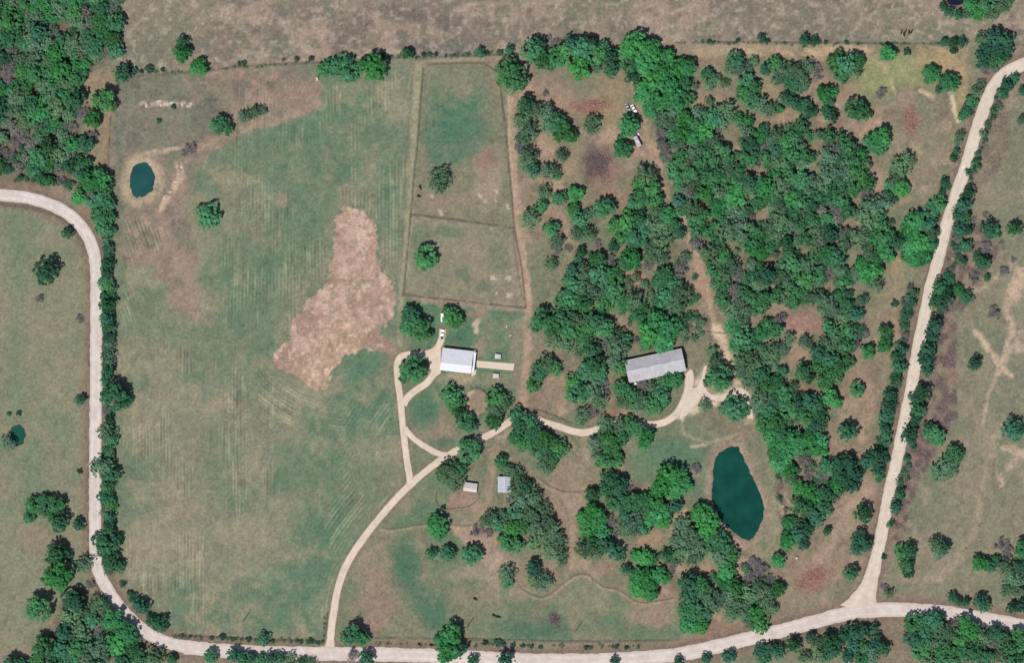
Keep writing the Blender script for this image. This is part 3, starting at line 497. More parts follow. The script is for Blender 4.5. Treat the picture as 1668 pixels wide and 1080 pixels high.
# woods floor
WF = [(836, 112), (870, 125), (1000, 128), (1120, 92), (1180, 74), (1560, 76), (1592, 120), (1580, 200), (1545, 320), (1512, 430), (1490, 560), (1462, 690), (1440, 800), (1400, 950), (1370, 985), (1250, 1022), (1112, 1050), (1108, 980), (1052, 984), (984, 958), (946, 936), (896, 970), (850, 960), (800, 930), (740, 880), (735, 830), (790, 745), (845, 690), (850, 640), (860, 520), (848, 400), (838, 300)]
wf = m_poly(WF, 7, 1)
put(wf, T(149, 128, 111)); put(wf, T(128, 124, 103), .85, n_big, .40, .58); put(wf, T(177, 146, 129), .85, n_mid, .48, .64); put(wf, T(122, 102, 92), .6, n_md2, .54, .7); put(wf, T(116, 122, 99), .7, n_bg2, .46, .64)
for x, y, rx, ry, c, a in [
    (930, 170, 60, 20, (160, 130, 112), .8), (970, 172, 34, 10, (142, 98, 88), .85), (1485, 197, 15, 27, (146, 100, 88), .9), (1325, 943, 29, 16, (150, 102, 88), .9), (1000, 165, 30, 60, (165, 138, 112), .6), (960, 145, 50, 16, (140, 128, 105), .7),
    (975, 268, 27, 29, (106, 86, 86), .9), (1000, 300, 40, 40, (150, 118, 106), .7), (930, 265, 20, 30, (172, 142, 122), .6), (890, 420, 26, 55, (128, 126, 102), .85), (900, 365, 30, 30, (160, 132, 115), .5),
    (1022, 460, 26, 16, (176, 138, 118), .9), (1305, 526, 34, 16, (158, 122, 112), .85), (1310, 585, 40, 24, (162, 130, 113), .7), (1300, 640, 24, 14, (150, 116, 104), .8),
    (905, 640, 26, 26, (148, 130, 110), .8), (880, 655, 20, 20, (150, 126, 112), .6), (1000, 668, 14, 12, (150, 112, 98), .8), (930, 770, 40, 40, (150, 132, 111), .8), (920, 830, 30, 50, (152, 128, 112), .85), (940, 820, 20, 26, (172, 146, 129), .4),
    (1080, 742, 60, 34, (92, 122, 98), .85), (1120, 770, 40, 40, (94, 120, 96), .85), (1050, 770, 30, 30, (104, 122, 98), .7), (1130, 700, 50, 16, (122, 124, 103), .7), (1145, 800, 16, 26, (104, 120, 98), .7),
    (1215, 700, 30, 20, (138, 122, 104), .6), (1265, 830, 14, 60, (146, 136, 113), .8), (1330, 925, 60, 30, (154, 128, 113), .8), (1390, 830, 26, 70, (160, 136, 118), .7), (1300, 985, 80, 22, (142, 128, 112), .8), (1190, 1025, 60, 14, (150, 116, 102), .8), (1160, 932, 12, 22, (168, 132, 115), .8),
    (1065, 878, 20, 14, (170, 138, 115), .9), (985, 930, 16, 14, (160, 128, 112), .7), (880, 940, 40, 30, (160, 132, 116), .5), (780, 880, 40, 30, (172, 142, 128), .8), (800, 920, 36, 20, (186, 158, 142), .7), (760, 870, 14, 22, (176, 146, 130), .7), (740, 862, 12, 8, (178, 146, 128), .7),
    (1460, 700, 12, 60, (150, 134, 112), .5), (1400, 640, 26, 60, (160, 134, 115), .7), (1450, 600, 14, 50, (152, 130, 112), .6), (1430, 540, 30, 40, (156, 132, 114), .6), (1455, 470, 22, 60, (152, 132, 110), .7), (1465, 430, 16, 20, (160, 142, 112), .6),
    (1480, 240, 60, 50, (138, 128, 108), .8), (1500, 190, 34, 40, (128, 124, 106), .7), (1440, 150, 40, 30, (132, 126, 105), .6), (1460, 112, 70, 24, (150, 146, 107), .9), (1420, 130, 44, 22, (146, 146, 106), .85), (1540, 110, 40, 24, (152, 142, 110), .6), (1510, 260, 30, 40, (134, 124, 106), .6),
    (1160, 160, 40, 20, (162, 132, 116), .6), (1150, 95, 40, 12, (150, 122, 108), .6), (1250, 150, 30, 20, (170, 140, 116), .6), (1270, 185, 30, 14, (160, 134, 114), .6), (1380, 140, 20, 30, (162, 134, 116), .5), (1360, 200, 14, 16, (156, 122, 108), .7)]:
    put(m_blob(x, y, rx, ry), T(*c), a, n_md2, .1, .45)
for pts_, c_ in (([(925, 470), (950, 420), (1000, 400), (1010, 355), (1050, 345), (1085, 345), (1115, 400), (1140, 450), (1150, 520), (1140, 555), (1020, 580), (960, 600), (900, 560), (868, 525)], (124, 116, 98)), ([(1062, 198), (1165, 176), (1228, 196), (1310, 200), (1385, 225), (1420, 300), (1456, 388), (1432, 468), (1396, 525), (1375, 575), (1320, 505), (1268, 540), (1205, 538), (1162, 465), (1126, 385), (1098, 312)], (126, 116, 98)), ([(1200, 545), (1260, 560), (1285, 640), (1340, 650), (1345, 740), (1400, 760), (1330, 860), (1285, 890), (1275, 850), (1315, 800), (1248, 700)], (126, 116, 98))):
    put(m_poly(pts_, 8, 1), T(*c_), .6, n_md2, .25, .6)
put(m_blob(1022, 460, 26, 16), T(176, 138, 118), .9); put(m_blob(1305, 526, 34, 16), T(158, 122, 112), .85)
# warm sandy strip below the north fence
put(m_line([(1140, 84), (1220, 82), (1300, 83), (1380, 80), (1420, 88), (1440, 104)], 16, 6), T(196, 168, 136), .65, n_md2, .25, .55)
put(m_line([(1100, 78), (1170, 84)], 14, 6), T(168, 140, 124), .6)
put(m_poly([(1500, 78), (1575, 80), (1580, 130), (1572, 160), (1556, 190), (1548, 170), (1556, 140), (1530, 110), (1500, 104)], 7, 1), T(184, 152, 118), .6, n_md2, .2, .5)
put(m_line([(1548, 150), (1556, 180), (1562, 196)], 7, 3), T(222, 196, 168), .8); put(m_line([(1500, 148), (1520, 158)], 7, 3), T(212, 186, 154), .7); put(m_line([(1486, 232), (1500, 250)], 6, 3), T(176, 160, 122), .6)
put(m_line([(1440, 112), (1452, 130), (1457, 152)], 5, 2.5), T(186, 168, 130), .6)
# tracks through the trees and beside the paddocks
TR = T(170, 142, 124)
put(m_line([(832, 130), (834, 200), (837, 270), (841, 330), (848, 400), (857, 470), (860, 520), (857, 590), (852, 645), (850, 675)], 13, 4), T(178, 148, 130), .95, n_sm2, .05, .3)
put(m_line([(829, 140), (831, 250), (838, 330)], 3, 1.5), T(192, 168, 146), .6); put(m_line([(853, 400), (863, 480), (862, 540)], 4, 2), T(190, 160, 140), .6)
put(m_line([(848, 530), (840, 590), (846, 640)], 18, 7), T(158, 135, 118), .6)
put(m_line([(1022, 120), (1034, 150), (1046, 180), (1052, 215), (1064, 250), (1078, 285), (1088, 320)], 10, 4), T(166, 138, 120), .85); put(m_line([(1064, 235), (1072, 275)], 14, 5), T(176, 146, 130), .7)
put(m_line([(1100, 330), (1118, 365), (1128, 400), (1140, 430), (1150, 460), (1158, 500), (1165, 540), (1178, 560), (1190, 595), (1206, 628)], 9, 3.5), T(176, 148, 126), .9)
put(m_line([(1135, 430), (1146, 480)], 11, 4), T(176, 136, 120), .8); put(m_line([(1168, 535), (1180, 560), (1188, 592)], 18, 5), T(212, 184, 162), .85); put(m_line([(1190, 598), (1204, 630)], 10, 4), T(206, 178, 152), .8)
put(m_poly([(1120, 640), (1135, 612), (1145, 632), (1172, 640), (1206, 624), (1224, 640), (1228, 690), (1214, 690), (1208, 652), (1150, 664), (1126, 676)], 4, 2), T(204, 182, 160), .85)
put(m_line([(1110, 690), (1112, 705), (1150, 722), (1176, 716), (1200, 708)], 5, 2.5), T(176, 156, 136), .5); put(m_line([(1128, 728), (1150, 726)], 5, 2), T(204, 176, 158), .7)
put(m_line([(790, 700), (815, 716), (835, 700), (830, 690)], 12, 5), T(176, 152, 130), .6); put(m_line([(808, 730), (800, 770), (796, 800), (790, 830), (776, 860)], 14, 6), T(164, 138, 120), .7)
put(m_line([(940, 840), (936, 880), (934, 925)], 16, 5), T(172, 144, 128), .7); put(m_line([(925, 715), (940, 738), (960, 752)], 5, 2), T(168, 146, 124), .6)
put(m_line([(1255, 700), (1272, 760), (1278, 830), (1262, 880), (1250, 900)], 5, 2), T(168, 150, 126), .55); put(m_line([(1262, 770), (1268, 830), (1256, 872)], 3, 1.5), T(126, 122, 104), .5)
put(m_line([(1395, 810), (1380, 840), (1355, 880), (1335, 910)], 16, 6), T(172, 144, 126), .6); put(m_line([(1372, 640), (1368, 700), (1352, 735)], 10, 4), T(168, 140, 122), .6)
put(m_blob(1379, 703, 23, 23), T(168, 140, 120), .5)
put(m_line([(834, 745), (870, 775)], 8, 4), T(160, 132, 116), .6)
put(m_poly([(1122, 612), (1134, 622), (1147, 596), (1153, 594), (1150, 615), (1150, 642), (1172, 640), (1205, 628), (1222, 640), (1226, 672), (1214, 668), (1206, 650), (1160, 660), (1140, 668), (1120, 676), (1110, 686), (1100, 680), (1118, 650)], 4, 2), T(212, 192, 170), .85, n_sm2, .05, .35)
# grass and fine weeds that grow in the open shade round the trees
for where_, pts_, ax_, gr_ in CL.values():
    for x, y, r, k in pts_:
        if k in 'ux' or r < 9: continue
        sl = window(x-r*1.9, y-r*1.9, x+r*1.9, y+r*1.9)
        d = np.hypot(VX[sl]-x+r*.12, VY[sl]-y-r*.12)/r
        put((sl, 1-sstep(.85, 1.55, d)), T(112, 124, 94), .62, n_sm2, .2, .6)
# round pen of pale sand
pen = np.hypot((X-776)/19, (Y-656)/23)
G += (T(152, 132, 115)-G)*(1-sstep(.9, 1.02, pen))[..., None]
G += (T(198, 172, 148)-G)*((1-sstep(.14, .22, np.abs(pen-.84)))*sstep(-.3, .5, -(X-776)/19+.3*(Y-656)/23)*.85)[..., None]
put(m_poly([(722, 806), (755, 802), (776, 804), (778, 814), (764, 826), (730, 830)], 3, 2), T(158, 130, 114), .85)
# south lawn
sl_ = m_poly([(700, 768), (735, 800), (722, 845), (740, 870), (800, 930), (850, 962), (896, 971), (946, 937), (984, 958), (1052, 984), (1108, 978), (1108, 1042), (960, 1046), (760, 1046), (548, 1042), (556, 965), (590, 890), (650, 815)], 4, 2)
put(sl_, T(130, 126, 104), .95); put(sl_, T(154, 132, 116), .7, n_mid, .47, .63); put(sl_, T(104, 121, 97), .75, n_bg2, .42, .6)
for x, y, rx, ry, c, a in [(660, 925, 28, 44, (78, 112, 90), .9), (700, 980, 34, 28, (86, 115, 94), .85), (712, 1004, 24, 22, (82, 115, 92), .85), (700, 840, 30, 20, (92, 120, 96), .7), (650, 850, 30, 18, (96, 120, 96), .7), (880, 1028, 50, 16, (84, 112, 92), .85), (820, 1025, 50, 14, (92, 116, 94), .7), (1000, 1012, 26, 14, (98, 118, 96), .7), (1050, 1030, 50, 12, (104, 120, 97), .7), (900, 1010, 30, 14, (104, 116, 98), .6),
    (610, 985, 34, 40, (152, 126, 114), .75), (600, 1020, 30, 16, (150, 124, 112), .7), (950, 985, 40, 26, (152, 136, 116), .6), (1070, 1000, 26, 18, (154, 130, 116), .7), (830, 960, 34, 20, (164, 138, 122), .7), (780, 935, 60, 14, (170, 146, 130), .5), (760, 985, 30, 16, (120, 120, 100), .5)]:
    put(m_blob(x, y, rx, ry), T(*c), a, n_md2, .1, .5)
# terrace banks: a dark line of rank grass with a pale strip below
for pts in ([(841, 945), (849, 960), (871, 972), (884, 974), (896, 969), (916, 952), (934, 939), (946, 935), (959, 937), (971, 949), (984, 957), (1004, 960), (1021, 970), (1034, 980), (1051, 983), (1069, 980), (1096, 975)],
            [(623, 860), (633, 863), (661, 859), (696, 854), (731, 855), (751, 857), (773, 856)], [(874, 777), (894, 792), (916, 801), (944, 802), (962, 798)]):
    put(m_line([(x, y+3) for x, y in pts], 5, 2, 0), T(172, 152, 130), .5); put(m_line(pts, 2.4, 1.2, 0), T(98, 88, 76), .8)
# east pastures
ep = m_poly([(1690, 110), (1640, 128), (1615, 170), (1590, 260), (1545, 420), (1505, 600), (1460, 850), (1440, 960), (1480, 975), (1690, 1010), (2100, 1100), (2100, -100)], 4, 2)
put(ep, T(136, 128, 109)); put(ep, T(122, 124, 104), .7, n_bg2, .42, .6); put(ep, T(154, 136, 120), .65, n_mid, .5, .66)
for pts, w, a in (([(1660, 440), (1640, 500), (1650, 545), (1625, 610)], 12, .65), ([(1668, 450), (1655, 480)], 26, .8), ([(1590, 540), (1615, 575), (1645, 612)], 10, .9), ([(1650, 540), (1640, 560), (1632, 585), (1612, 640), (1600, 690)], 6, .45), ([(1560, 470), (1600, 470), (1650, 430)], 10, .5), ([(1640, 730), (1668, 740)], 14, .8), ([(1655, 740), (1645, 760)], 10, .6), ([(1628, 772), (1632, 790)], 8, .7), ([(1630, 690), (1600, 790), (1590, 850), (1570, 900), (1530, 945)], 12, .22), ([(1470, 945), (1530, 945)], 10, .25), ([(1660, 545), (1662, 570)], 18, .7)):
    put(m_line(pts, w, w*.35), T(198, 168, 148), a, n_sm2, .1, .5)
put(m_poly([(1512, 560), (1545, 500), (1560, 540), (1555, 600), (1560, 680), (1530, 720), (1490, 800), (1470, 880), (1452, 880), (1470, 780), (1490, 690)], 8, 1), T(138, 114, 105), .9, n_sm2, .25, .55)
put(m_poly([(1545, 380), (1590, 350), (1640, 400), (1600, 450), (1560, 520), (1520, 560), (1530, 480)], 9, 1), T(142, 120, 110), .7, n_sm2, .3, .6)
put(m_poly([(1620, 150), (1640, 150), (1650, 230), (1620, 290), (1590, 290)], 8, 1), T(142, 120, 108), .6, n_sm2, .3, .55)
# gully scars and rock banks in the north-west corner
for pts, w, c, a in (([(232, 170), (255, 170), (280, 168), (312, 171)], 9, (206, 180, 168), .75), ([(270, 245), (290, 240), (300, 238)], 7, (206, 178, 156), .6), ([(292, 268), (296, 285), (284, 305), (270, 325), (258, 345)], 11, (204, 174, 152), .75), ([(300, 235), (312, 250)], 16, (120, 104, 100), .6), ([(240, 250), (265, 245)], 9, (196, 168, 150), .6), ([(252, 340), (262, 360)], 9, (150, 122, 112), .7), ([(300, 175), (340, 140), (338, 120)], 10, (154, 130, 118), .5)):
    put(m_line(pts, w, w*.35), T(*c), a, n_sm2, .2, .5)
put(m_poly([(134, 140), (146, 112), (182, 112), (184, 150), (182, 180), (180, 290), (150, 275), (130, 250), (136, 200)], 6, 1), T(154, 131, 110), .75)
put(m_poly([(0, 288), (120, 300), (150, 345), (140, 372), (110, 335), (60, 312), (0, 305)], 4, 1), T(150, 128, 112), .7)
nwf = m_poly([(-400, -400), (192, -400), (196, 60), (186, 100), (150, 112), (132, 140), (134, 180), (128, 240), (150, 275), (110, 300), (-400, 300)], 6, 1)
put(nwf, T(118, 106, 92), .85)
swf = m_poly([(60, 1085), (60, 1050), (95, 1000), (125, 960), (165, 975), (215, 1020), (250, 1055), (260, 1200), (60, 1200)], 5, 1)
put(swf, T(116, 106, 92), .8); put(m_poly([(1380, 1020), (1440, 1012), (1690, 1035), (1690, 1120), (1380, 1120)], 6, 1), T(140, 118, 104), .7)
# road shoulders and ditches
for k, w in (('west', 20), ('south', 23), ('east', 19.5)):
    pts = route(k, 14)[0]
    put(m_line(pts, w+26, 6), T(140, 119, 106), .8, n_sm2, .05, .35); put(m_line(pts, w+13, 3), T(118, 100, 90), .55, n_sml, .3, .6)
put(m_line([(147, 400), (149, 480), (147, 620), (146, 800), (147, 900), (160, 960)], 4, 1.5), T(96, 88, 80), .7, n_sml, .3, .5)
put(m_line([(0, 332), (40, 337), (85, 348), (115, 368), (138, 398)], 6, 2.5), T(98, 92, 84), .7)
put(m_line([(1528, 360), (1508, 440), (1496, 520)], 3, 1.5, 0), T(150, 128, 106), .6); put(m_line([(1521, 360), (1502, 440)], 2.4, 1.2, 0), T(92, 84, 76), .6)
for k in DRIVES:
    pts, w = route(k, 10)
    put(m_line(pts, w+7, 2.5), T(126, 112, 92), .6, n_sml, .3, .55)
# fence lines: rank dark grass under the wires
FENCE_LINES = [[(190, 126), (325, 116), (400, 107), (520, 101), (600, 96), (690, 93), (780, 90), (840, 88)], [(690, 104), (686, 150), (680, 230), (674, 290), (669, 350), (657, 480)], [(693, 104), (788, 102), (806, 114)], [(669, 349), (720, 355), (836, 371)], [(656, 480), (720, 487), (856, 502)], [(815, 140), (822, 200), (832, 300), (838, 372), (850, 440), (856, 502)], [(1100, 69), (1200, 68), (1340, 69), (1460, 70), (1545, 72)], [(180, 190), (177, 240), (175, 290)], [(555, 1040), (700, 1041), (850, 1044), (960, 1046), (1090, 1044)], [(280, 1036), (420, 1042), (525, 1046)], [(533, 1000), (528, 1044)], [(845, 666), (870, 667), (900, 676), (930, 690)], [(1646, 72), (1720, 73)]]
for pts in FENCE_LINES: put(m_line(pts, 3.0, 1.4, 0), T(84, 76, 66), .75, n_sml, .2, .5)
put(m_line([(672, 120), (660, 290), (653, 440)], 2.4, 1.2, 0), T(106, 104, 88), .5); put(m_line([(836, 372), (840, 420), (852, 490)], 2.4, 1.2, 0), T(96, 88, 76), .5)
# pond margins
POND_SMALL = [(225, 263), (236, 261), (246, 269), (254, 284), (254, 300), (249, 312), (236, 320), (223, 324), (213, 317), (209, 300), (211, 282), (217, 270)]
POND_BIG = [(1163, 748), (1170, 737), (1187, 727), (1204, 727), (1212, 746), (1222, 768), (1233, 790), (1241, 808), (1245, 826), (1245, 842), (1239, 858), (1230, 875), (1221, 882), (1207, 877), (1189, 864), (1174, 850), (1163, 830), (1158, 808), (1160, 778)]
POND_TINY = [(24, 692), (33, 691), (41, 699), (43, 711), (38, 723), (27, 729), (18, 724), (15, 712), (17, 700)]
POND_TOP = [(1533, -30), (1578, -30), (1578, -4), (1572, 7), (1560, 10), (1545, 7), (1536, -4)]
for pd, w, c in ((POND_SMALL, 13, (186, 160, 138)), (POND_BIG, 10, (158, 134, 120)), (POND_TINY, 6, (142, 124, 104)), (POND_TOP, 6, (120, 110, 96))):
    cl = pd+[pd[0]]
    put(m_line(cl, w*2, w*.5), T(*c), .75, n_sm2, .05, .4)
put(m_poly([(215, 252), (258, 262), (262, 310), (236, 334), (208, 326), (203, 280)], 3, 2), T(184, 158, 136), .5, n_sml, .3, .55)
# grain
G *= np.array([.965, 1.02, .985])
G *= (1+(n_sm2-.5)*.36+(n_sml-.5)*.20+(n_fin-.5)*.28)[..., None]
G = np.clip(G, .01, .85)

# relief: ponds are scooped out, everything else lies level with a few centimetres of unevenness
Z = (n_sml-.5)*.05-.03
for pd, dep in ((POND_SMALL, 2.2), (POND_BIG, 2.8), (POND_TINY, 1.2), (POND_TOP, 1.5)):
    xs = [p[0] for p in pd]; ys = [p[1] for p in pd]
    sl = window(min(xs)-30, min(ys)-30, max(xs)+30, max(ys)+30)
    d = sdist(pd, VX[sl]*.75+X[sl]*.25, VY[sl]*.75+Y[sl]*.25)
    Z[sl] -= dep*sstep(-4, 18, d)
gv = np.stack([(X.ravel()-834)*S, (540-Y.ravel())*S, Z.ravel()], 1)
ii = (np.arange(NY-1)[:, None]*NX+np.arange(NX-1)[None]).ravel()
gf = np.stack([ii+NX, ii+NX+1, ii+1, ii], 1)
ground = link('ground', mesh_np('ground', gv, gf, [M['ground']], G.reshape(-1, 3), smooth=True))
tag(ground, 'grassy farmland with pale bare patches, hay rows and worn tracks', kind='structure')

# water
def mat_water(name, c0, c1):
    m, nt, b = mat_new(name)
    tc = nt.nodes.new('ShaderNodeTexCoord'); nz = nt.nodes.new('ShaderNodeTexNoise'); nz.inputs['Scale'].default_value = .12
    nt.links.new(tc.outputs['Object'], nz.inputs['Vector'])
    cr = nt.nodes.new('ShaderNodeValToRGB'); cr.color_ramp.elements[0].position = .35; cr.color_ramp.elements[1].position = .65
    cr.color_ramp.elements[0].color = (*c0, 1); cr.color_ramp.elements[1].color = (*c1, 1)
    nt.links.new(nz.outputs[0], cr.inputs[0]); nt.links.new(cr.outputs[0], b.inputs['Base Color'])
    b.inputs['Roughness'].default_value = .15; b.inputs['IOR'].default_value = 1.33; b.inputs['Specular IOR Level'].default_value = .3
    n2 = nt.nodes.new('ShaderNodeTexNoise'); n2.inputs['Scale'].default_value = 1.5
    nt.links.new(tc.outputs['Object'], n2.inputs['Vector'])
    bp_ = nt.nodes.new('ShaderNodeBump'); bp_.inputs['Strength'].default_value = .08; bp_.inputs['Distance'].default_value = .05
    nt.links.new(n2.outputs[0], bp_.inputs['Height']); nt.links.new(bp_.outputs[0], b.inputs['Normal'])
    return m
MW = {'big': mat_water('teal_pond_water', (.003, .034, .026), (.005, .048, .035)), 'small': mat_water('blue_green_pond_water', (.010, .046, .048), (.013, .060, .056)), 'dark': mat_water('dark_pond_water', (.008, .010, .022), (.010, .013, .028)), 'tiny': mat_water('green_pond_water', (.008, .052, .038), (.010, .062, .045))}
def pond(pts, z, m, label):
    cx = sum(p[0] for p in pts)/len(pts); cy = sum(p[1] for p in pts)/len(pts)
    c = catmull(pts+[pts[0]], 4)[:-1]
    vs = [tuple(P(cx, cy, z))]
    for k in (.5, 1.0, 1.0):
        pass
    for x, y in c:
        d = math.hypot(x-cx, y-cy); e = (d+5)/d
        vs.append(tuple(P(cx+(x-cx)*e, cy+(y-cy)*e, z)))
    n = len(c)
    b = MB(); b.add(vs, [(0, 1+(i+1) % n, 1+i) for i in range(n)])
    o = b.build('pond', m); tag(o, label, kind='structure')
pond(POND_BIG, -.42, MW['big'], 'large dark teal farm pond')
pond(POND_SMALL, -.38, MW['small'], 'small blue green pond with pale bare banks')
pond(POND_TINY, -.16, MW['tiny'], 'tiny green pond in the west pasture')
pond(POND_TOP, -.3, MW['dark'], 'dark pond cut by the top edge')

# gravel roads: crowned ribbons with two worn wheel tracks
def ribbon(name, pts, w, base, col, col2, label, seed, widths=None, crown=.07):
    c = catmull(pts, 3.0); n = len(c)
    tg = np.gradient(c, axis=0); tg /= np.linalg.norm(tg, axis=1)[:, None]+1e-9
    nr = np.stack([-tg[:, 1], tg[:, 0]], 1)
    arc = np.concatenate([[0], np.cumsum(np.linalg.norm(np.diff(c, axis=0), axis=1))])
    wl = np.full(n, w/2.)
    if widths is not None: wl = np.interp(np.linspace(0, 1, n), [q[0] for q in widths], [q[1]/2 for q in widths])
    us = np.array([-1.0, -.86, -.62, -.45, -.28, 0, .28, .45, .62, .86, 1.0]); k = len(us)
    el = (fbm(arc/9, arc*0+seed, seed, 4)-.5)*w*.16; er = (fbm(arc/9, arc*0+seed+40, seed+5, 4)-.5)*w*.16
    vs = []; cs = []
    for j, u in enumerate(us):
        off = u*wl+(el if u < 0 else er)*abs(u)**3
        p = c+nr*off[:, None]
        z = base+crown*(1-u*u)
        vs.append(np.stack([(p[:, 0]-834)*S, (540-p[:, 1])*S, np.full(n, z)], 1))
        trk = 1 if abs(abs(u)-.45) < .03 else 0
        q = np.clip(.35+.4*trk+(fbm(p[:, 0]/12, p[:, 1]/12, seed+9, 4)-.5)*1.6-(.5 if abs(u) > .8 else 0)*1.0, 0, 1)
        cc = np.array(col)[None]*(1-q[:, None])+np.array(col2)[None]*q[:, None]
        cc = cc*(1+(vnoise(p[:, 0]/3, p[:, 1]/3, seed+2)-.5)*.14)[:, None]
        if abs(u) > .95: cc = cc*.92
        cs.append(cc)
    v = np.stack(vs, 1).reshape(-1, 3); cl = np.stack(cs, 1).reshape(-1, 3)
    a = (np.arange(n-1)[:, None]*k+np.arange(k-1)[None]).ravel()
    f = np.stack([a, a+1, a+k+1, a+k], 1)
    o = link(name, mesh_np(name, v, f, [M['gravel']], cl, smooth=True)); tag(o, label, kind='structure')
ribbon('gravel_road', *ROADS['south'], .06, T(206, 192, 182), T(226, 214, 205), 'pale gravel road along the bottom edge', 1)
ribbon('gravel_road', *ROADS['west'], .05, T(206, 193, 184), T(227, 216, 208), 'pale gravel road bending down the left side', 2)
ribbon('gravel_road', *ROADS['east'], .04, T(210, 195, 180), T(228, 213, 198), 'pale gravel road slanting down the right side', 3, widths=[(0, 21), (.5, 19), (.9, 20), (.945, 23), (.97, 33), (.985, 46), (1, 70)])
DL = {'main': 'pale gravel driveway curving up from the bottom road', 'loop': 'gravel drive up to the white roofed house', 'yard': 'gravel drive round the island tree', 'wye': 'curved gravel cut-off joining two drives', 'turn': 'sandy turning loop beside the long roof'}
for i, k in enumerate(DRIVES):
    ribbon('driveway', *DRIVES[k], .020+.0045*i, T(210, 191, 172), T(228, 210, 192), DL[k], 10+i, widths=([(0, 22), (.03, 12), (.5, 11), (.93, 12), (1, 15)] if k == 'main' else None), crown=.05)
b = MB(); zz = .062
b.add([tuple(P(x, y, zz)) for x, y in ((697, 573), (709, 566), (718, 566), (718, 608), (711, 613), (700, 600))], [(5, 4, 3, 2, 1, 0)])
o = b.build('gravel_apron', M['concrete']); tag(o, 'pale apron at the west end of the white roofed house', kind='structure')
b = MB(); zz = .066
ap = [(1105, 683), (1113, 664), (1118, 646), (1121, 624), (1129, 635), (1135, 632), (1141, 618), (1147, 598), (1152, 596), (1148, 612), (1147, 628), (1152, 638), (1158, 642), (1157, 652), (1146, 655), (1136, 656), (1128, 664), (1118, 678)]
b.add([tuple(P(x+rnd_[0], y+rnd_[1], zz)) for (x, y), rnd_ in zip(ap, np.random.RandomState(3).normal(size=(len(ap), 2))*.6)], [tuple(range(len(ap)-1, -1, -1))])
o = b.build('gravel_apron', M['gravel_plain']); tag(o, 'broad worn gravel apron right of the long building', kind='structure')
b = MB(); zz = .055
b.add([tuple(P(x, y, h)) for h in (0, .075) for x, y in ((776.5, 587.5), (838, 592.5), (836, 604), (776.5, 598.5))], [(7, 6, 5, 4), (0, 1, 5, 4), (1, 2, 6, 5), (2, 3, 7, 6), (3, 0, 4, 7)])
o = b.build('walkway', M['concrete']); tag(o, 'straight pale walkway running east from the house', kind='structure')
b = MB(); b.add([tuple(P(x, y, h)) for h in (0, .10) for x, y in ((768, 604), (776, 602), (775, 610), (768, 614))], [(7, 6, 5, 4), (0, 1, 5, 4), (1, 2, 6, 5), (2, 3, 7, 6), (3, 0, 4, 7)])
o = b.build('patio', M['concrete']); tag(o, 'small pale patio at the house corner', kind='structure')

# ------------------------------------------------------------------ trees: crown shapes made of leaf clumps on lobes, shared by all trees
def quads_from(c, nrm, size, rng):
    """leaf-sized quads: centres c, normals nrm"""
    n = len(c)
    nrm = nrm/(np.linalg.norm(nrm, axis=1)[:, None]+1e-9)
    r = rng.normal(size=(n, 3)); a = np.cross(nrm, r); a /= np.linalg.norm(a, axis=1)[:, None]+1e-9
    b = np.cross(nrm, a)
    s = (size*rng.uniform(.65, 1.35, n))[:, None]
    return np.stack([c-a*s-b*s*.6, c+a*s-b*s*.6, c+a*s+b*s*.6, c-a*s+b*s*.6], 1).reshape(-1, 3)
def dirs(n, rng, zmin=-.25):
    out = []
    while len(out) < n:
        d = rng.normal(size=3); d /= np.linalg.norm(d)
        if d[2] > zmin: out.append(d)
    return np.array(out)
def crown_data(seed, nl=9, clumps=12, leaves=15, leaf=.062, cl_r=.115, hgt=.62, base=.76, gap=0.0, tall=0.0):
    rng = np.random.RandomState(seed)
    C, N, Tn = [], [], []
    ph = rng.rand()*6.28
    lobes = [(np.array([rng.normal()*.06, rng.normal()*.06, base+hgt*.38]), .46, 1.0)]
    for i in range(nl):
        a = ph+6.283*i/nl*(1.0)+rng.normal()*.22; rr = rng.uniform(.50, .74)
        lobes.append((np.array([math.cos(a)*rr, math.sin(a)*rr, base+rng.uniform(-.16, .16)]), rng.uniform(.26, .40), rng.uniform(.82, 1.15)))
    for i in range(nl//2):
        a = rng.rand()*6.28; rr = rng.uniform(.22, .45)
        lobes.append((np.array([math.cos(a)*rr, math.sin(a)*rr, base+hgt*rng.uniform(.2, .5)]), rng.uniform(.26, .36), rng.uniform(.85, 1.15)))
    for c, r, tl in lobes:
        c = c.copy(); c[2] += tall*(1-np.hypot(c[0], c[1]))
        k = max(4, int(clumps*(r/.34)**2))
        for d in dirs(k, rng):
            if rng.rand() < gap: continue
            cc = c+d*r*np.array([1, 1, .85])*rng.uniform(.82, 1.08)
            cr = cl_r*rng.uniform(.7, 1.35); tc = tl*rng.uniform(.78, 1.22)
            m = max(4, int(leaves*rng.uniform(.7, 1.3)))
            e = dirs(m, rng, -.45)
            C.append(cc+e*cr*rng.uniform(.5, 1.05, (m, 1)))
            N.append(.75*e+.5*d+np.array([0, 0, .6])+rng.normal(size=(m, 3))*.40)
            Tn.append(np.full(m, tc)*rng.uniform(.85, 1.15, m))
    C = np.concatenate(C); N = np.concatenate(N); Tn = np.concatenate(Tn)
    C[:, 2] = np.maximum(C[:, 2], .16)
    v = quads_from(C, N, leaf, rng)
    return v, np.repeat(Tn, 4), lobes
